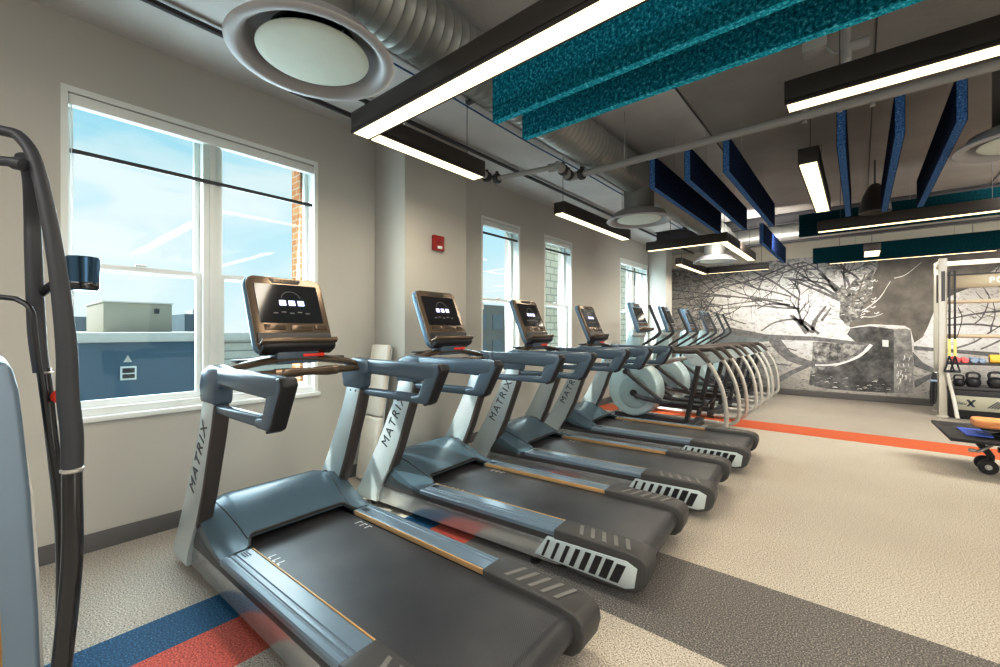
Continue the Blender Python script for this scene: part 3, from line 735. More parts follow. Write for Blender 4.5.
# ------------------------------------------------------------------ elliptical trainers
def make_elliptical(loc, label):
    t = empty('elliptical_trainer', loc, label, 'elliptical trainer', 0, 'elliptical trainers beyond the treadmills')
    # round drive shroud
    b = MB()
    out = []
    for k in range(32):
        a = 2*math.pi*k/32; rx, rz = .37, .385
        out.append((.52+rx*math.cos(a), .47+rz*math.sin(a)*(1.0 if math.sin(a) > 0 else 1.0)))
    b.prism(out, -.15, .15, 'y', .03, 3); b.build('drive_shroud', M['ellshroud'], t)
    for s in (-1, 1):
        b = MB(); b.lathe([(0,-.006),(.21,-.006),(.225,0),(.21,.012),(0,.016)], (.55, s*.155, .42), 'y', 32)
        dk = b.build('crank_disc', M['elldisc'], t)
        b = MB(); b.tube([(.55,s*.18,.42),(.62,s*.19,.36)], .03, 10); b.tube([(.55,s*.165,.42),(.55,s*.20,.42)], .045, 14); b.build('crank_arm', M['black'], dk)
    b = MB(); b.prism([(.30,.70),(.42,1.30),(.56,1.34),(.62,1.28),(.60,.74)], -.075, .075, 'y', .02, 2); b.build('mast', M['ellshroud'], t)
    # console
    Mx = Matrix.Translation((.66, 0, 1.29)) @ Matrix.Rotation(R(-20), 4, 'Y')
    b = MB(); b.box(-.06, 0, -.205, .205, 0, .46, .022, 3, M=Mx); cn = b.build('console', M['conblue'], t)
    MB().box(-.005, .006, -.165, .165, .15, .37, .003, 1, M=Mx).build('screen', M['screen'], cn)
    MB().box(-.005, .006, -.09, .09, .385, .435, .003, 1, M=Mx).build('speaker_grille', M['dark'], cn)
    MB().box(-.005, .006, -.165, .165, .09, .135, .003, 1, M=Mx).build('button_panel', M['bronze'], cn)
    MB().prism([(0,0),(.07,.012),(.075,.04),(.06,.04),(.01,.03),(0,.08)], -.19, .19, 'y', .005, 1, M=Mx).build('reading_ledge', M['bronze'], cn)
    MB().tube([(.52,-.18,1.27),(.62,0,1.25),(.52,.18,1.27)], .045, 10, 3).build('console_collar', M['silver'], t)
    for s in (-1, 1):
        # moving arm with bent grip
        b = MB(); b.tube([(.46,s*.24,.72),(.50,s*.25,.93),(.70,s*.265,1.09),(.90,s*.27,1.22)], .017, 10, 4)
        b.tube([(.46,s*.17,.72),(.46,s*.26,.72)], .035, 12)
        ma = b.build('moving_arm', M['black'], t)
        b = MB(); b.tube([(.86,s*.27,1.19),(.945,s*.27,1.26),(.955,s*.27,1.31),(.92,s*.268,1.40),(.81,s*.255,1.65)], .0215, 10, 5); b.build('arm_grip', M['foam'], ma)
        b = MB(); b.tube([(.46,s*.24,.72),(.62,s*.24,.60),(.95,s*.22,.36)], .028, 8, 3, flat=(1,.8)); b.build('lower_link', M['dark'], ma)
        # pedal arm and foot plate
        b = MB(); b.tube([(.58,s*.19,.38),(.95,s*.20,.33),(1.45,s*.20,.30)], .032, 8, 2, flat=(1,.8)); pa = b.build('pedal_arm', M['dark'], t)
        b = MB(); b.prism([(1.05,.345),(1.10,.355),(1.46,.345),(1.52,.40),(1.53,.38),(1.48,.32),(1.06,.32)], s*.10, s*.27, 'y', .008, 2); b.build('foot_pedal', M['black'], pa)
        b = MB(); b.tube([(1.456,s*.30,.86),(1.38,s*.28,.50),(1.30,s*.26,.12)], .046, 8, 2, flat=(1,.7)); b.build('suspension_post', M['black'], t)
        # fixed side rail: black hand grip, gusset, silver curved tube
        b = MB(); b.tube([(.60,s*.34,1.00),(.95,s*.355,1.035),(1.35,s*.36,1.04),(1.47,s*.36,1.035),(1.60,s*.36,.90)], [.028,.030,.032,.032,.026], 10, 4)
        sr = b.build('side_hand_rail', M['griprail'], t)
        b = MB(); b.tube([(1.585,s*.36,.91),(1.66,s*.36,.79),(1.735,s*.36,.62),(1.78,s*.36,.42),(1.79,s*.36,.20),(1.765,s*.36,.10),(1.68,s*.36,.045),(1.50,s*.34,.035)], .026, 12, 5)
        b.build('curved_rail', M['railgrey'], sr)
        b = MB(); b.prism([(1.28,1.01),(1.50,1.00),(1.60,.895),(1.50,.86),(1.40,.87)], s*.345, s*.375, 'y', .006, 1); b.build('gusset', M['silver'], sr)
        b = MB(); b.tube([(1.42,s*.355,.97),(1.0,s*.33,.90),(.60,s*.20,.78)], .024, 10, 3); b.build('brace', M['steel'], sr)
        b = MB(); b.tube([(.15,s*.28,.05),(.6,s*.30,.05),(1.55,s*.34,.04)], .03, 8, 2); b.build('base_rail', M['steel'], t)
    MB().box(.08,.20,-.33,.33,0,.06,.012).build('front_stabilizer', M['dark'], t); MB().box(1.26,1.36,-.36,.36,.0,.09,.012).build('rear_stabilizer', M['dark'], t)
    b = MB(); b.box(.2,1.3,-.05,.05,.03,.10,.01); b.build('center_beam', M['dark'], t)
    return t
el = ['nearest elliptical trainer, beside the farthest treadmill', 'second elliptical trainer from the treadmills, between two others',
      'third elliptical trainer from the treadmills, second from the mural', 'farthest elliptical trainer, closest to the mural wall']
EY = (6.10, 7.32, 8.52, 9.70)
e0 = make_elliptical((.45, EY[0], 0), el[0])
for i in (1, 2, 3):
    c = copy_tree(e0); c.location = (.45, EY[i], 0); c['label'] = el[i]

# ------------------------------------------------------------------ foreground machine, left edge of the picture
t = empty('climber_machine', (2.02, .0, 0), 'black and blue grey cardio machine with curved grab bars in the left foreground', 'exercise machine')
def L(pts): return [(x-2.02, y, z) for x, y, z in pts]
b = MB(); b.tube(L([(2.00,.07,.06),(2.03,.095,.30),(2.056,.113,.53),(2.073,.128,.767),(2.073,.128,.99)]), [.0185,.0185,.019,.0195,.018], 16, 5)
gb = b.build('grab_bar', M['blackgloss'], t)
b = MB(); b.tube(L([(2.073,.128,.985),(2.072,.128,1.06),(2.066,.122,1.15),(2.062,.119,1.28),(2.043,.102,1.488),(2.013,.077,1.674),(1.985,.054,1.745),(1.945,.02,1.767),(1.80,-.10,1.80),(1.66,-.22,1.80)]), [.0205,.020,.020,.0185,.0155,.0135,.0125,.0115,.0115,.0115], 16, 6)
b.build('bar_grip', M['foam'], gb)
b = MB(); b.lathe([(.019,0),(.0215,.003),(.0215,.008),(.019,.010)], (.053,.128,.972), 'z', 20); b.build('grip_collar', M['steel'], gb)
b = MB(); b.tube(L([(1.80,-.12,1.70),(1.976,.02,1.688),(2.012,.05,1.680)]), .011, 12, 3); b.tube(L([(2.0,.04,1.683),(2.016,.055,1.679)]), .014, 12); b.build('cross_handle', M['foam'], gb)
b = MB(); b.tube(L([(1.93,.055,1.72),(1.87,.070,1.69),(1.80,.078,1.60),(1.797,.080,1.517),(1.800,.086,1.303),(1.806,.094,1.19)]), [.013,.014,.016,.017,.018,.016], 14, 4)
fg = b.build('forward_grip', M['foam'], t)
b = MB(); b.tube(L([(1.806,.100,1.20),(1.822,.113,1.008),(1.845,.13,.768),(1.87,.13,.50),(1.88,.12,.08)]), [.012,.013,.0145,.016,.017], 12, 4); b.build('upright_tube', M['blackgloss'], fg)
b = MB(); b.lathe([(.0155,0),(.0175,.003),(.0155,.006)], (1.806-2.02,.100,1.186), 'z', 16); b.build('grip_collar', M['steel'], fg)
b = MB(); b.tube(L([(1.60,-.16,1.41),(1.792,.022,1.387),(1.831,.055,1.377),(1.854,.075,1.349),(1.862,.081,1.277),(1.886,.101,1.047),(1.909,.121,.817),(1.92,.12,.40),(1.92,.11,.08)]), .0065, 8, 4)
b.build('control_cable', M['black'], t)
b = MB(); b.lathe([(0,0),(.016,0),(.018,.006),(.012,.014),(0,.015)], (0,0,0), 'x', 16, M=Matrix.Translation((1.872-2.02,.123,1.13))); b.build('stop_button', M['red'], t)
b = MB(); b.tube(L([(1.822,.113,1.12),(1.86,.122,1.13),(1.876,.123,1.13)]), .010, 8); b.build('button_mount', M['black'], t)
c0 = (1.927-2.02, .162, 1.405)
b = MB(); b.lathe([(0,0),(.026,0),(.031,.005),(.0335,.085),(.0315,.087),(.029,.010),(0,.008)], c0, 'z', 28)
cp = b.build('cup_holder', M['cup'], t)
b = MB(); b.lathe([(.031,.004),(.0325,.010),(.0325,.018),(.0318,.020)], c0, 'z', 28); b.build('cup_band', M['blackgloss'], cp)
b = MB(); b.tube([(c0[0],c0[1],c0[2]+.05),(1.86-2.02,.12,1.43),(1.80-2.02,.094,1.40)], .010, 8, 2); b.build('cup_bracket', M['black'], cp)
# shroud: tall body
sh = [(.020,1.235),(.036,1.222),(.046,1.17),(.052,1.10),(.064,.93),(.076,.66),(.080,.50),(.080,.03),(-.36,.03),(-.36,1.10),(-.30,1.22),(-.20,1.245)]
b = MB(); b.prism([(y, z) for y, z in sh], -.42, .03, 'x', .022, 3); b.build('shroud', M['shroud'], t)
b = MB(); b.prism([(.046,1.12),(.070,.93),(.082,.66),(.086,.50),(.088,.03),(.06,.03),(.06,.55),(.045,1.0)], -.30, .012, 'x', .006, 2); b.build('shroud_side_trim', M['shroudwhite'], t)
b = MB(); b.prism([(-.002,1.0),(.012,.9),(.022,.6),(.026,.03),(.004,.03),(.0,.55)], .02, .034, 'x', .004, 1); b.build('amber_strip', M['amber'], t)
b = MB(); b.tube(L([(1.66,-.24,1.15),(1.655,-.24,1.5),(1.66,-.22,1.80)]), .03, 12, 3); b.tube(L([(1.66,-.23,1.41),(1.60,-.16,1.41)]), .012, 8); b.tube(L([(1.66,-.23,1.70),(1.80,-.12,1.70)]), .014, 8); b.build('handle_mast', M['blackgloss'], t)
b = MB(); b.box(-.46, .10, -.42, .16, 0, .07, .015); b.build('base', M['black'], t)

# ------------------------------------------------------------------ ceiling fixtures
ZL = 2.5
LAMPS = []
def fixture(label, segs, hangers):
    """segs: list of (x0,x1,y0,y1) boxes; one lens per leg"""
    x, y = segs[0][0], segs[0][2]
    t = empty('linear_light', (x, y, ZL), label, 'ceiling light', 0, 'linear ceiling lights')
    for (x0, x1, y0, y1) in segs:
        h = .125
        b = MB()
        X0, X1, Y0, Y1 = x0-x, x1-x, y0-y, y1-y
        w = .010
        b.box(X0, X1, Y0, Y1, .012, h, .003)
        if x1-x0 > y1-y0:
            b.box(X0, X1, Y0, Y0+w, 0, .02); b.box(X0, X1, Y1-w, Y1, 0, .02)
        else:
            b.box(X0, X0+w, Y0, Y1, 0, .02); b.box(X1-w, X1, Y0, Y1, 0, .02)
        b.build('housing', M['blackmetal'], t)
        MB().box(X0+w, X1-w, Y0+w, Y1-w, .001, .013).build('light_lens', M['lamp'], t)
        LAMPS.append((x0, x1, y0, y1))
    for (hx, hy) in hangers:
        MB().tube([(hx-x, hy-y, .12), (hx-x, hy-y, ZC-ZL+.004)], .0028, 6).build('hanger_rod', M['conduit'], t)
    return t
w = .125
fixture('long L-shaped light nearest the camera, above the first treadmill', [(1.11,4.9,1.42,1.42+w), (1.11,1.11+w,1.42+w,2.50)], [(1.135,1.50),(3.0,1.48),(1.135,2.4)])
fixture('short straight light along the window wall, near the second round diffuser', [(1.05,1.05+w,3.77,5.42)], [(1.11,3.85),(1.11,5.3)])
fixture('straight light at the upper right, in front of the grey pipe', [(3.17,6.6,2.72,2.72+w)], [(3.4,2.78),(4.0,2.78)])
fixture('short light hanging between the two groups of navy baffles', [(3.13,3.13+w,3.80,5.42)], [(3.19,4.0),(3.19,5.2)])
fixture('L-shaped light below the left navy baffles', [(1.02,2.12,6.34,6.34+w), (2.0,2.0+w,6.34+w,8.38)], [(1.36,6.4),(2.06,6.45),(2.06,8.2)])
fixture('angled light in the far left corner in front of the mural', [(.90,.90+w,8.05,9.80), (.90+w,2.12,9.68,9.80)], [(.96,8.2),(.96,9.7),(2.0,9.74)])
fixture('long straight light in front of the dark teal baffles', [(3.08,7.0,6.44,6.44+w)], [(3.3,6.5),(4.5,6.5)])
fixture('farthest straight light, under the teal baffle near the mural', [(3.05,5.05,9.62,9.62+w)], [(3.2,9.68),(4.8,9.68)])
fixture('small light stub in front of the far teal baffle', [(3.52,3.72,8.6,9.2)], [(3.62,8.9)])

def baffle(label, mat, x0, x1, y0, y1, z0, z1, group, name='acoustic_baffle'):
    t = empty(name, (x0, y0, z0), label, 'acoustic baffle', 0, group)
    b = MB().box(0, x1-x0, 0, y1-y0, 0, z1-z0, .004, 1)
    o = b.build('felt_panel', [mat, M['navy_lit'] if mat is M['navy'] else M['teal_lit'] if mat is M['teal'] else mat], t)  # light on the thin edges is painted in as paler felt
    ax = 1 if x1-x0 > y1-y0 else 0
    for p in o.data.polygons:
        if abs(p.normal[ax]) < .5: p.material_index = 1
    if x1-x0 > y1-y0: hs = [(.25*(x1-x0), (y1-y0)/2), (.75*(x1-x0), (y1-y0)/2)]
    else: hs = [((x1-x0)/2, .25*(y1-y0)), ((x1-x0)/2, .75*(y1-y0))]
    for hx, hy in hs:
        MB().tube([(hx, hy, z1-z0-.02), (hx, hy, ZC-z0+.004)], .0018, 6).build('hanger_wire', M['pipe'], t)
    return t
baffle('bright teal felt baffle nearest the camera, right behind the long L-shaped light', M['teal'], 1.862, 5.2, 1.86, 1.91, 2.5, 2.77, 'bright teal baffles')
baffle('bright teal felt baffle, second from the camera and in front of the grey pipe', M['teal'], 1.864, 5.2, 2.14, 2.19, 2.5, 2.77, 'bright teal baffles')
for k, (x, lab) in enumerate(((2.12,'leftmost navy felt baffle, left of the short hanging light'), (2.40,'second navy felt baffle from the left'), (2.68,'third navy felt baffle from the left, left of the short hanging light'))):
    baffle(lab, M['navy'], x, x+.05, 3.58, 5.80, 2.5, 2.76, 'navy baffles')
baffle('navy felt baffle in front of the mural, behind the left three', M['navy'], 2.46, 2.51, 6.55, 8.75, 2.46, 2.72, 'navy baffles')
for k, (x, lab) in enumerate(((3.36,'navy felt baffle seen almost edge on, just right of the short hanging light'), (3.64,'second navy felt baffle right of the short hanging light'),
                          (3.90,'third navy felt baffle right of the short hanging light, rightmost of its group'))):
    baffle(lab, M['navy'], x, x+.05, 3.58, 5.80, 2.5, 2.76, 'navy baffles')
baffle('dark teal felt baffle behind the long straight light', M['tealdark'], 2.88, 7.0, 6.66, 6.71, 2.5, 2.78, 'dark teal baffles')
baffle('dark teal felt baffle closest to the mural', M['tealdark'], 2.84, 5.15, 9.38, 9.43, 2.49, 2.76, 'dark teal baffles')

# ducts
def duct(label, x, z, r, y0, y1):
    t = empty('spiral_duct', (x, y0, z), label, 'duct')
    prof = []; n = int((y1-y0)/.06)
    prof.append((0, 0))
    for k in range(n):
        yk = (y1-y0)*k/n; d = (y1-y0)/n
        prof += [(r, yk), (r, yk+d*.72), (r+.0035, yk+d*.80), (r+.0035, yk+d*.90), (r, yk+d*.97)]
    prof += [(r, y1-y0), (0, y1-y0)]
    MB().lathe(prof, (0,0,0), 'y', 40).build('duct_pipe', M['duct'], t, sharp=50)
    for k in range(int((y1-y0)/2.4)):
        yk = 1.2+2.4*k
        MB().lathe([(r+.002,-.012),(r+.010,-.012),(r+.010,.012),(r+.002,.012),(r+.002,-.012)], (0, yk, 0), 'y', 40).build('hanger_band', M['pipe'], t)
        b = MB()
        for s in (-1, 1): b.tube([(s*(r+.006), yk, 0), (s*(r+.006), yk, ZC-z+.003)], .004, 6)
        b.build('hanger_rod', M['pipe'], t)
    return t
DX, DZ, DR = 1.69, 2.905, .168
duct('grey spiral duct running along the window wall above the round diffusers', DX, DZ, DR, -1.5, 8.25)
t = empty('cross_duct', (1.2, 8.55, 2.90), 'grey round duct running across the far end of the ceiling', 'duct')
MB().lathe([(0,0),(.15,0)]+[q for k in range(40) for q in ((.15, .19*k+.01), (.154, .19*k+.05), (.15, .19*k+.09))]+[(.15,7.62),(0,7.62)], (0,0,0), 'x', 36).build('duct_pipe', M['duct'], t, sharp=50)
def diffuser(x, y, z, label, neck_top):
    t = empty('round_diffuser', (x, y, z), label, 'air diffuser', 0, 'round ceiling diffusers')
    b = MB(); b.lathe([(.325,.012),(.332,.004),(.325,-.004),(.295,-.006),(.278,.004),(.262,.030),(.250,.065),(.20,.085),(.17,.09),(.17,.10),(.21,.10),(.265,.075),(.285,.035),(.325,.012)], (0,0,0), 'z', 56); b.build('outer_ring', M['diff'], t, sharp=60)
    b = MB(); b.lathe([(0,.096),(.205,.096),(.205,.090),(0,.090)], (0,0,0), 'z', 40); b.build('throat', M['diffdark'], t)
    b = MB(); b.lathe([(0,.022),(.210,.022),(.222,.019),(.223,.014),(.215,.010),(.19,.007),(0,.006)], (0,0,0), 'z', 56); pl = b.build('face_plate', M['diffplate'], t, sharp=50)
    b = MB()
    for a in (20, 140, 260): b.tube([(.13*math.cos(R(a)), .13*math.sin(R(a)), .01), (.15*math.cos(R(a)), .15*math.sin(R(a)), .093)], .006, 6)
    b.build('plate_bracket', M['steel'], pl)
    b = MB(); b.lathe([(0,.09),(.155,.09),(.155,neck_top-z),(0,neck_top-z)], (0,0,0), 'z', 40); b.build('neck', M['duct'], t)
diffuser(DX, .90, 2.46, 'largest round ceiling diffuser, nearest, above the first treadmill', DZ-.08)
diffuser(DX, 4.42, 2.46, 'round ceiling diffuser between the short wall light and the navy baffles', DZ-.08)
diffuser(1.60, 7.86, 2.46, 'round ceiling diffuser above the elliptical trainers, behind the L-shaped light', DZ-.08)
diffuser(4.28, 4.12, 2.46, 'round ceiling diffuser cut off at the right edge of the picture', ZC+.003)

# steel beam, pipes, conduits
t = empty('steel_beam', (.6, 7.95, 2.95), 'dark steel beam crossing the ceiling in front of the mural', 'beam')
b = MB(); b.box(0, 8.3, -.06, .06, 0, .015); b.box(0, 8.3, -.06, .06, .145, .16); b.box(0, 8.3, -.006, .006, 0, .16); b.build('beam_profile', M['conduit'], t)
t = empty('sprinkler_pipe', (1.485, 3.39, 2.69), 'grey sprinkler pipe crossing the ceiling above the navy baffles', 'pipe')
MB().tube([(0,0,0),(6.5,0,0)], .028, 14).build('main_pipe', M['pipe'], t)
b = MB()
b.tube([(-.03,0,0),(.09,0,0)], .036, 14); b.tube([(.0,0,0),(.0,-.20,.03)], .030, 12); b.tube([(0,-.05,0),(0,-.09,0)], .040, 12); b.tube([(0,-.17,.025),(0,-.25,.03)], .04, 12)
b.tube([(-.03,-.22,.03),(-.09,-.24,.03)], .036, 12); b.build('elbow_fitting', M['pipe'], t)
b = MB(); b.tube([(-.02,-.23,.03),(-.62,-.34,.03)], .022, 12); b.build('branch_pipe', M['pipe'], t)
b = MB(); b.tube([(-.60,-.34,.03),(-.67,-.35,.03)], .034, 12); b.tube([(-.66,-.35,.03),(-.67,-.45,.07)], .028, 12); b.tube([(-.67,-.42,.05),(-.67,-.5,.08)], .036, 12); b.build('branch_elbow', M['pipe'], t)
b = MB(); b.tube([(-.67,-.49,.08),(-.67,-2.2,.08)], .017, 10); b.build('wall_branch', M['conduit'], t)
for p, ax in (((.10,0,0),'x'), ((0,-.06,0),'y'), ((0,-.15,.02),'y'), ((-.60,-.335,.03),'x'), ((-.67,-.40,.045),'y')):
    b = MB(); b.lathe([(.026,-.022),(.044,-.022),(.048,-.012),(.048,.012),(.044,.022),(.026,.022),(.026,-.022)], p, ax, 16)
    b.box(p[0]-.012, p[0]+.012, p[1]-.012, p[1]+.012, p[2]+.04, p[2]+.066, .003); b.build('pipe_coupling', M['conduit'], t)
for k, x in enumerate((.50, 1.9, 3.0)):
    b = MB(); b.tube([(x,0,.02),(x,0,.423)], .004, 6); b.tube([(x,0,-.034),(x,0,.034)], .012, 8); b.build('pipe_hanger', M['pipe'], t)
for k, x in enumerate((1.72, 2.05)):
    b = MB(); b.tube([(x,0,0),(x,0,.10)], .016, 8); b.lathe([(0,-.055),(.014,-.05),(.010,-.03),(.010,0),(0,0)], (x,0,0), 'z', 10); b.build('sprinkler_head', M['pipe'], t)
o = MB().tube([(.55,YF+.01,3.075),(.55,10.4,3.075)], .018, 8).build('electrical_conduit', M['conduit'])
tag(o, 'dark conduit running along the ceiling close to the window wall', 'conduit', 'ceiling conduits')
t = empty('electrical_conduit', (1.25, 0, 3.06), 'pair of dark and pale conduits on the ceiling beside the spiral duct', 'conduit', 0, 'ceiling conduits')
MB().tube([(0,YF+.01,0),(0,8.2,0)], .016, 8).build('dark_conduit', M['conduit'], t)
MB().tube([(-.06,YF+.01,.01),(-.06,8.2,.01)], .012, 8).build('pale_conduit', M['diff'], t)
MB().tube([(.06,YF+.01,.01),(.06,8.2,.01)], .014, 8).build('dark_conduit', M['conduit'], t)
b = MB()
for k in range(5): b.box(-.085, .085, .6+1.75*k, .64+1.75*k, -.022, .049, .002)
b.build('conduit_strap', M['conduit'], t)
o = MB().tube([(1.08,YF+.01,3.09),(1.08,.8,3.085),(1.10,2.0,3.08),(1.07,3.2,3.085),(1.10,4.6,3.08),(1.08,8.1,3.085)], .007, 6, 4).build('blue_cable', M['cable_blue'])
tag(o, 'thin blue cable running along the ceiling beside the conduits', 'cable')
o = MB().tube([(1.80,8.33,2.745),(3.2,8.34,2.745),(8.9,8.33,2.745)], .020, 10).build('dark_pipe', M['conduit'])
tag(o, 'thin dark pipe running across the room in front of the mural', 'pipe')
b = MB(); b.lathe([(0,.30),(.03,.30),(.06,.27),(.105,.17),(.13,.06),(.135,0),(.125,.0),(.10,.03),(0,.05)], (0,0,0), 'z', 36)
t = empty('pendant_speaker', (3.60, 6.05, 2.56), 'black dome pendant behind the navy baffles at right', 'speaker')
b.build('dome', M['blackmetal'], t)
MB().tube([(0,0,.29),(0,0,ZC-2.56+.003)], .008, 8).build('stem', M['conduit'], t)
# box beam / slab drop at the right of the duct: seams of the concrete ceiling
for k, (x, wd) in enumerate(((2.42, .012), (3.55, .008), (4.7, .008))):
    struct(MB().box(x, x+wd, YF, YB, ZC-.006, ZC).build('trim_%d' % (1+k), M['conduit']))
# small conduit fittings behind the upper right light
t = empty('junction_box', (3.27, 3.22, 3.0), 'grey junction box with pipes behind the upper right light', 'junction box')
MB().box(-.06, .06, -.06, .06, -.02, .11, .006).build('box_body', M['pipe'], t)
b = MB(); b.tube([(.15,-.02,.11),(.15,-.02,-.12),(.15,.10,-.16)], .022, 10, 3); b.tube([(.15,-.02,-.06),(.25,-.02,-.06)], .03, 10); b.tube([(.05,0,.0),(.10,0,-.06),(.15,-.02,-.06)], .01, 8, 3); b.build('pipe_drop', M['pipe'], t)

# ------------------------------------------------------------------ small wall things
t = empty('fire_alarm', (.45, 2.70, 2.115), 'red fire alarm strobe on the wall pilaster', 'fire alarm')
MB().box(0, .035, -.065, .065, -.07, .07, .006).build('housing', M['alarmred'], t)
MB().box(.034, .046, -.030, .030, -.055, -.025, .004).build('strobe_lens', M['white'], t)
MB().box(.034, .040, -.035, .035, .005, .05, .003).build('horn_grille', M['alarmred'], t)
# leaning padded board in the corner
t = empty('padded_board', (.20, 2.10, 0), 'off white padded board leaning in the corner beside the pilaster', 'padded board')
Mx = Matrix.Rotation(R(-8.2), 4, 'X')
MB().box(-.125, .125, -.028, .028, .008, .56, .022, 3, M=Mx).build('lower_cushion', M['offwhite'], t)
MB().box(-.125, .125, -.028, .028, .565, 1.19, .022, 3, M=Mx).build('upper_cushion', M['offwhite'], t)
MB().box(-.115, .115, .028, .040, .012, 1.17, .003, 1, M=Mx).build('backing_panel', M['white'], t)

# ------------------------------------------------------------------ storage rack at the right
RX0, RX1, RY = 4.44, 6.6, 9.30
t = empty('storage_rack', (RX0, RY, 0), 'silver functional training rack with wooden bars in front of the mural', 'rack')
for x in (0, RX1-RX0):
    for y in (0, .55):
        b = MB(); b.box(x-.045, x+.045, y-.04, y+.04, .02, 2.40, .008)
        u = b.build('upright', M['rackgrey'], t)
        b = MB(); b.box(x-.02, x+.02, y-.042, y-.0395, 1.75, 2.20); b.build('upright_slot', M['dark'], u)
        b = MB(); b.box(x-.06, x+.06, y-.07, y+.07, 0, .022, .004); b.build('foot_plate', M['rackgrey'], u)
    b = MB(); b.box(x-.035, x+.035, .04, .51, 2.31, 2.39, .006); b.build('side_beam', M['rackgrey'], t)
b = MB(); b.box(.04, RX1-RX0-.04, -.03, .03, 1.935, 2.125, .008); top = b.build('name_beam', M['rackbeam'], t)
MB().box(.04, RX1-RX0-.04, -.034, .034, 2.125, 2.145, .003).build('beam_edge', M['dark'], top)
Mx = Matrix.Translation((.68, -.0315, 2.03)) @ Matrix.Rotation(R(90), 4, 'X')
text_obj('beam_lettering', 'POWER', .115, M['mark'], top, Mx, spacing=1.15)
for z, m in ((1.735, 'wood'), (1.225, 'wood')):
    MB().tube([(.04,0,z),(RX1-RX0-.04,0,z)], .028, 12).build('wooden_bar', M[m], t)
MB().box(.0, RX1-RX0, .50, .58, 2.33, 2.40, .005).build('rear_beam', M['rackgrey'], t)
MB().box(.03, RX1-RX0-.03, -.02, .50, .800, .825, .004).build('shelf', M['dark'], t)
MB().box(.03, RX1-RX0-.03, -.04, .50, .43, .475, .005).build('lower_shelf', M['dark'], t)
b = MB(); b.tube([(.03,-.05,.78),(.06,-.07,.55),(.10,-.12,.30),(.12,-.30,.03)], .024, 10, 4); b.build('curved_foot_tube', M['rackgrey'], t)
# storage box under the lower shelf
t = empty('storage_box', (RX0+.07, RY-.05, 0), 'long grey storage box with dark frame on the floor under the rack', 'storage box')
MB().box(0, 1.9, 0, .50, .02, .425, .008).build('box_frame', M['black'], t)
fp = MB().box(.04, 1.86, -.012, .006, .135, .345, .004).build('front_panel', M['boxface'], t)
Mx = Matrix.Translation((.20, -.0135, .245)) @ Matrix.Rotation(R(90), 4, 'X')
text_obj('panel_lettering', 'neu', .07, M['letter'], fp, Matrix.Translation((.115, -.0135, .235)) @ Matrix.Rotation(R(90), 4, 'X'), spacing=1.0, shear=.2)
b = MB(); b.prism([(.165,.195),(.195,.195),(.265,.295),(.235,.295)], -.0150, -.012, 'y'); b.prism([(.165,.290),(.195,.295),(.255,.190),(.225,.190)], -.0150, -.012, 'y'); b.build('panel_emblem', M['letter'], fp)
b = MB()
for k in range(6):
    u = .37+.03*k; b.prism([(max(u,.37),.19+.0*k),(u+.018,.19),(min(u+.118,.55),.29 if u+.118 < .57 else .27),(min(u+.10,.535),.29 if u+.10 < .55 else .27)], -.0145, -.012, 'y')
b.build('hazard_stripe', M['letter'], fp)
for k in range(4): MB().box(.1+.55*k, .16+.55*k, .1, .4, 0, .02).build('box_foot', M['black'], t)

def kettlebell(x, y, z, s, label):
    t = empty('kettlebell', (x, y, z), label, 'kettlebell', 0, 'kettlebells on the lower rack shelf')
    b = MB(); b.lathe([(0,0),(.055*s,0),(.075*s,.02*s),(.09*s,.06*s),(.092*s,.085*s),(.08*s,.125*s),(.05*s,.15*s),(0,.158*s)], (0,0,0), 'z', 24); b.build('bell', M['iron'], t)
    b = MB(); b.tube([(-.055*s,0,.12*s),(-.07*s,0,.17*s),(-.055*s,0,.215*s),(0,0,.228*s),(.055*s,0,.215*s),(.07*s,0,.17*s),(.055*s,0,.12*s)], .016*s, 10, 4); b.build('handle', M['iron'], t)
kettlebell(4.615, 9.36, .475, .72, 'small black kettlebell at the left end of the lower rack shelf')
kettlebell(4.76, 9.36, .475, .92, 'black kettlebell second from the left on the lower rack shelf')
kettlebell(4.985, 9.36, .475, 1.0, 'black kettlebell at the right edge of the picture on the lower rack shelf')
def dumbbell(x, z, mat, lab, s=1.0):
    t = empty('dumbbell', (x, 9.36, z), lab, 'dumbbell', 0, 'small weights on the upper rack shelf')
    MB().tube([(0,-.07*s,.045*s),(0,.07*s,.045*s)], .014*s, 10).build('handle', M['steel'], t)
    for q in (-1, 1):
        MB().lathe([(0,-.03*s),(.038*s,-.03*s),(.045*s,-.02*s),(.045*s,.02*s),(.038*s,.03*s),(0,.03*s)], (0, q*.085*s, .045*s), 'y', 6 if mat == 'greyblue' else 18).build('weight_head', M[mat], t)
dumbbell(4.575, .825, 'pink', 'pink small dumbbell at the left end of the upper rack shelf')
dumbbell(4.67, .825, 'pink', 'pink small dumbbell second from the left on the upper rack shelf', .9)
dumbbell(4.76, .825, 'greyblue', 'blue grey small dumbbell left of its twin on the upper rack shelf')
dumbbell(4.84, .825, 'greyblue', 'blue grey small dumbbell beside the mustard foam roller', .9)
t = empty('foam_roller', (4.92, 9.36, .825), 'mustard yellow foam roller lying on the upper rack shelf', 'foam roller')
MB().lathe([(.03,0),(.062,0),(.066,.01),(.066,.42),(.062,.43),(.03,.43),(.03,0)], (0,0,.066), 'x', 24).build('roller_body', M['orangey'], t)
MB().tube([(.001,0,.066),(.429,0,.066)], .029, 12).build('roller_core', M['dark'], t)
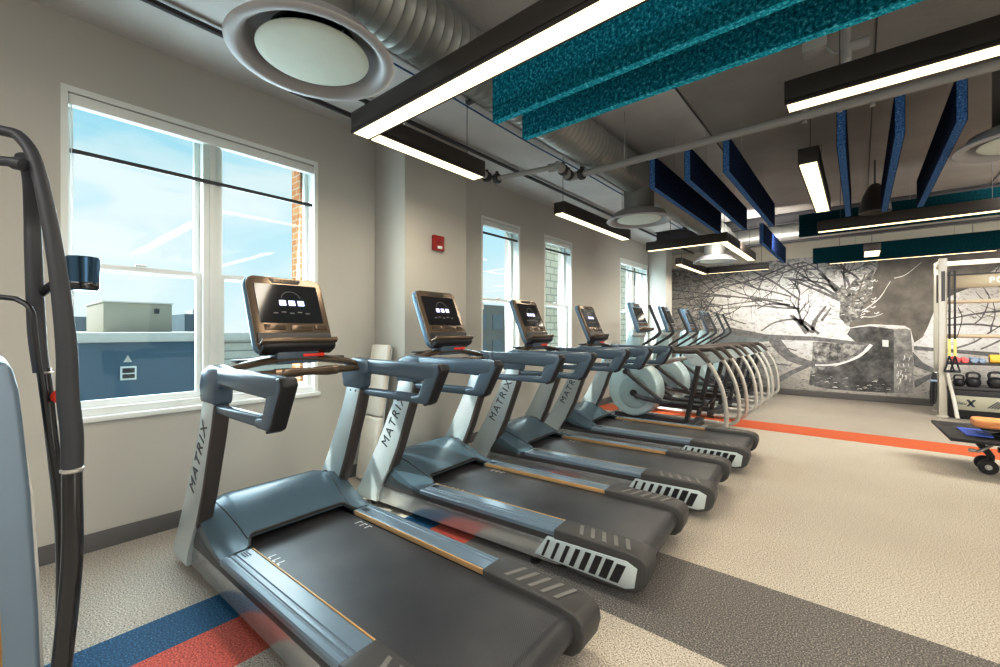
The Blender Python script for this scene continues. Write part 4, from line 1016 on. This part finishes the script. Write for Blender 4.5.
# suspension trainer straps
t = empty('suspension_straps', (4.53, 9.22, 2.2), 'black and yellow suspension trainer straps hanging from the rack beside the left upright', 'suspension straps')
b = MB(); b.lathe([(.018,-.006),(.024,-.006),(.024,.006),(.018,.006),(.018,-.006)], (0,0,.0), 'y', 16); b.tube([(0,.05,.02),(0,0,.02)], .006, 8); b.build('anchor_ring', M['black'], t)
for s in (-1, 1):
    st = MB().box(s*.028-.012, s*.028+.012, -.004, .004, -1.02, -.01, .001).build('strap', M['black'], t)
    MB().box(s*.030-.016, s*.030+.016, -.006, .006, -1.28, -1.02, .002).build('yellow_strap', M['yellow'], st)
    b = MB(); b.tube([(s*.030,0,-1.27),(s*.030-.03,0,-1.42),(s*.030-.05,0,-1.50)], .011, 6); b.tube([(s*.030,0,-1.27),(s*.030+.03,0,-1.42),(s*.030+.05,0,-1.50)], .011, 6)
    hd = b.build('handle_loop', M['black'], t)
    MB().tube([(s*.030-.055,-.0,-1.50),(s*.030+.055,0,-1.50)], .018, 10).build('foam_handle', M['foam'], hd)
b = MB(); b.tube([(.06,.0,-.55),(.10,0,-.70),(.07,0,-.90),(.045,0,-1.0)], .005, 6, 4); b.build('adjuster_loop', M['black'], t)
# resistance band on the left of the rack
t = empty('resistance_band', (4.345, 9.28, .66), 'black resistance band hanging on the left side of the rack upright', 'resistance band')
b = MB(); b.tube([(.0,0,0),(-.022,-.01,-.15),(-.03,-.02,-.38),(-.012,-.02,-.46),(.006,-.02,-.38),(.012,-.01,-.15)], .022, 8, 4, closed=True); b.build('band', M['black'], t)
MB().box(-.05, .03, -.04, .015, -.13, -.10, .004).build('blue_tie', M['greyblue'], t)
MB().tube([(0,.0,.0),(.052,.02,.02)], .008, 8).build('hook', M['steel'], t)

# bench with tan pad at the right picture edge
t = empty('weight_bench', (4.30, 5.90, 0), 'tan padded weight bench with black frame and wheels at the right picture edge', 'bench')
def rrxy(x0, x1, y0, y1, r, n=5):
    P = []
    for cx, cy, a0 in ((x1-r, y1-r, 0), (x0+r, y1-r, 90), (x0+r, y0+r, 180), (x1-r, y0+r, 270)):
        for k in range(n+1):
            a = R(a0+90*k/n); P.append((cx+r*math.cos(a), cy+r*math.sin(a)))
    return P
MB().prism(rrxy(-.02, 1.2, -.14, .16, .06), .42, .49, 'z', .018, 3).build('pad', M['pad'], t)
MB().prism(rrxy(.02, 1.18, -.12, .14, .05), .40, .422, 'z', .004, 1).build('pad_base', M['black'], t)
b = MB(); b.tube([(.26,0,.40),(.06,0,.31),(.02,.0,.27),(.10,.01,.15),(.07,.02,.07)], .026, 10, 3); b.tube([(.14,0,.22),(1.1,0,.24)], .026, 10); b.tube([(.95,0,.39),(1.05,0,.03)], .026, 10); b.box(1.0,1.1,-.22,.22,0,.05,.008)
b.build('frame', M['black'], t)
b = MB(); b.tube([(.18,-.05,.34),(.02,-.12,.22),(-.02,-.14,.215)], .014, 8, 3); b.tube([(-.02,-.14,.215),(-.06,-.155,.215)], .017, 8)
b.build('transport_handle', M['steel'], t)
for s in (-1, 1):
    b = MB(); b.lathe([(0,-.018),(.03,-.018),(.058,-.018),(.066,-.010),(.066,.010),(.058,.018),(.03,.018),(0,.018)], (.07, .02+s*.09, .066), 'y', 24); wl = b.build('wheel', M['black'], t)
    MB().lathe([(0,-.021),(.022,-.021),(.026,-.016),(.026,.016),(.022,.021),(0,.021)], (.07, .02+s*.09, .066), 'y', 18).build('wheel_hub', M['steel'], wl)
MB().tube([(.07,-.11,.066),(.07,.15,.066)], .012, 8).build('axle', M['steel'], t)
# tilted black foot platform with a blue panel at the bench's end
OX, OY = -.2, .35
Q = [(-.05,.10,.37),(.01,-.62,.33),(.45,-.62,.33),(.55,.10,.37)]
b = MB(); b.poly_solid([[(x+OX,y+OY,z-.03) for x,y,z in Q],[(x+OX,y+OY,z) for x,y,z in Q]], .006); pl = b.build('foot_platform', M['black'], t)
pl['label'] = 'black tilted platform with a blue panel'
q2 = [(.10,-.16,.3608),(.13,-.46,.3466),(.30,-.46,.3466),(.30,-.16,.3608)]
MB().poly_solid([[(x+OX,y+OY,z-.006) for x,y,z in q2],[(x+OX,y+OY,z+.002) for x,y,z in q2]]).build('blue_panel', M['bluepad'], pl)
b = MB(); b.tube([(.20,.10,.325),(.24,.06,.25),(.30,0,.235)], .02, 8, 2); b.build('platform_arm', M['black'], pl)

# ------------------------------------------------------------------ light
def world():
    w = bpy.data.worlds.new('sky'); bpy.context.scene.world = w; w.use_nodes = True; nt = w.node_tree; nt.nodes.clear()
    out = N(nt, 'ShaderNodeOutputWorld'); bg = N(nt, 'ShaderNodeBackground')
    tc = N(nt, 'ShaderNodeTexCoord'); sx = N(nt, 'ShaderNodeSeparateXYZ'); nt.links.new(tc.outputs['Generated'], sx.inputs[0])
    rp = N(nt, 'ShaderNodeValToRGB'); e = rp.color_ramp.elements; e.new(.5)
    for i, (p, c) in enumerate(((.0,(.72,.87,.90)), (.25,(.50,.74,.86)), (.8,(.28,.52,.76)))): e[i].position = p; e[i].color = c+(1,)
    nt.links.new(sx.outputs['Z'], rp.inputs['Fac'])
    mp = N(nt, 'ShaderNodeMapping'); mp.inputs['Scale'].default_value = (1.0, 1.6, 5.0); mp.inputs['Rotation'].default_value = (.25, .2, .3)
    nt.links.new(tc.outputs['Generated'], mp.inputs['Vector'])
    nz = N(nt, 'ShaderNodeTexNoise'); nz.inputs['Scale'].default_value = 2.6; nz.inputs['Detail'].default_value = 7; nz.inputs['Distortion'].default_value = .6
    nt.links.new(mp.outputs[0], nz.inputs['Vector'])
    cr = N(nt, 'ShaderNodeValToRGB'); cr.color_ramp.elements[0].position = .40; cr.color_ramp.elements[1].position = .62
    nt.links.new(nz.outputs['Fac'], cr.inputs['Fac'])
    mx = N(nt, 'ShaderNodeMix', data_type='RGBA'); nt.links.new(cr.outputs['Color'], mx.inputs['Factor'])
    nt.links.new(rp.outputs['Color'], mx.inputs['A']); mx.inputs['B'].default_value = (.78,.89,.91,1)
    nt.links.new(mx.outputs['Result'], bg.inputs['Color']); bg.inputs['Strength'].default_value = 1.0
    nt.links.new(bg.outputs[0], out.inputs[0])
world()
def lamp(name, typ, energy, loc, rot=None, direction=None, color=(1,1,1), **kw):
    d = bpy.data.lights.new(name, typ); d.energy = energy; d.color = color
    for k, v in kw.items(): setattr(d, k, v)
    o = bpy.data.objects.new(name, d); C.objects.link(o); o.location = loc
    if direction: o.rotation_euler = Vector(direction).to_track_quat('-Z', 'Y').to_euler()
    elif rot: o.rotation_euler = rot
    return o
lamp('sun', 'SUN', 5.0, (-6, -6, 8), direction=(.70,.80,-1.15), color=(1,.95,.86), angle=R(.6))
for i, (y0, y1, z0, z1) in enumerate(WIN):
    lamp('window_light', 'AREA', 42*(y1-y0), (-.34, (y0+y1)/2, (z0+z1)/2), direction=(1,0,-.12), color=(.80,.93,1.0), shape='RECTANGLE', size=(z1-z0)*.9, size_y=(y1-y0)*.9)
for (x0, x1, y0, y1) in LAMPS:
    lamp('fixture_light', 'AREA', 7*max(x1-x0, y1-y0), ((x0+x1)/2, (y0+y1)/2, ZL-.004), rot=(0,0,0), color=(1,.90,.76), shape='RECTANGLE', size=x1-x0, size_y=y1-y0)
lamp('room_fill', 'AREA', 185, (6.8, 2.0, 3.0), direction=(-.25,.1,-1), color=(1,.95,.88), shape='RECTANGLE', size=3.5, size_y=6)  # unseen fill lamps added to lift the room, no fixtures here
lamp('room_fill', 'AREA', 230, (5.8, 7.2, 3.0), direction=(-.45,.8,-.75), color=(1,.96,.90), shape='RECTANGLE', size=3, size_y=3)
lamp('room_fill', 'AREA', 48, (2.3, 7.2, 2.62), direction=(-.25,1,-.22), color=(1,.96,.92), shape='RECTANGLE', size=1.2, size_y=.3)  # added fill in mid-air, brightens the left end of the mural
lamp('room_fill', 'AREA', 130, (3.2, -1.8, 3.0), direction=(-.1,.45,-1), color=(1,.98,.95), shape='RECTANGLE', size=4, size_y=1.6)
lamp('ceiling_fill', 'AREA', 45, (6.9, 1.5, 1.6), direction=(-.75,.25,.75), color=(1,.96,.91), shape='RECTANGLE', size=2, size_y=5)  # added fill aimed up to brighten the ceiling, no fixture here

# ------------------------------------------------------------------ camera
cd = bpy.data.cameras.new('camera'); cam = bpy.data.objects.new('camera', cd); C.objects.link(cam)
cam.location = (3.4786, 0, 1.30); cam.rotation_euler = (R(90), 0, R(39.936))
cd.sensor_width = 36; cd.lens = 36*430/1000; cd.shift_y = -.0025; cd.clip_start = .05; cd.clip_end = 300
sc = bpy.context.scene; sc.camera = cam
sc.view_settings.view_transform = 'Standard'; sc.view_settings.look = 'None'; sc.view_settings.exposure = .16; sc.view_settings.gamma = 1

sc.view_settings.use_curve_mapping = True
cm = sc.view_settings.curve_mapping; cv_ = cm.curves[3]
cv_.points.new(.22, .175); cv_.points.new(.70, .775); cm.update()
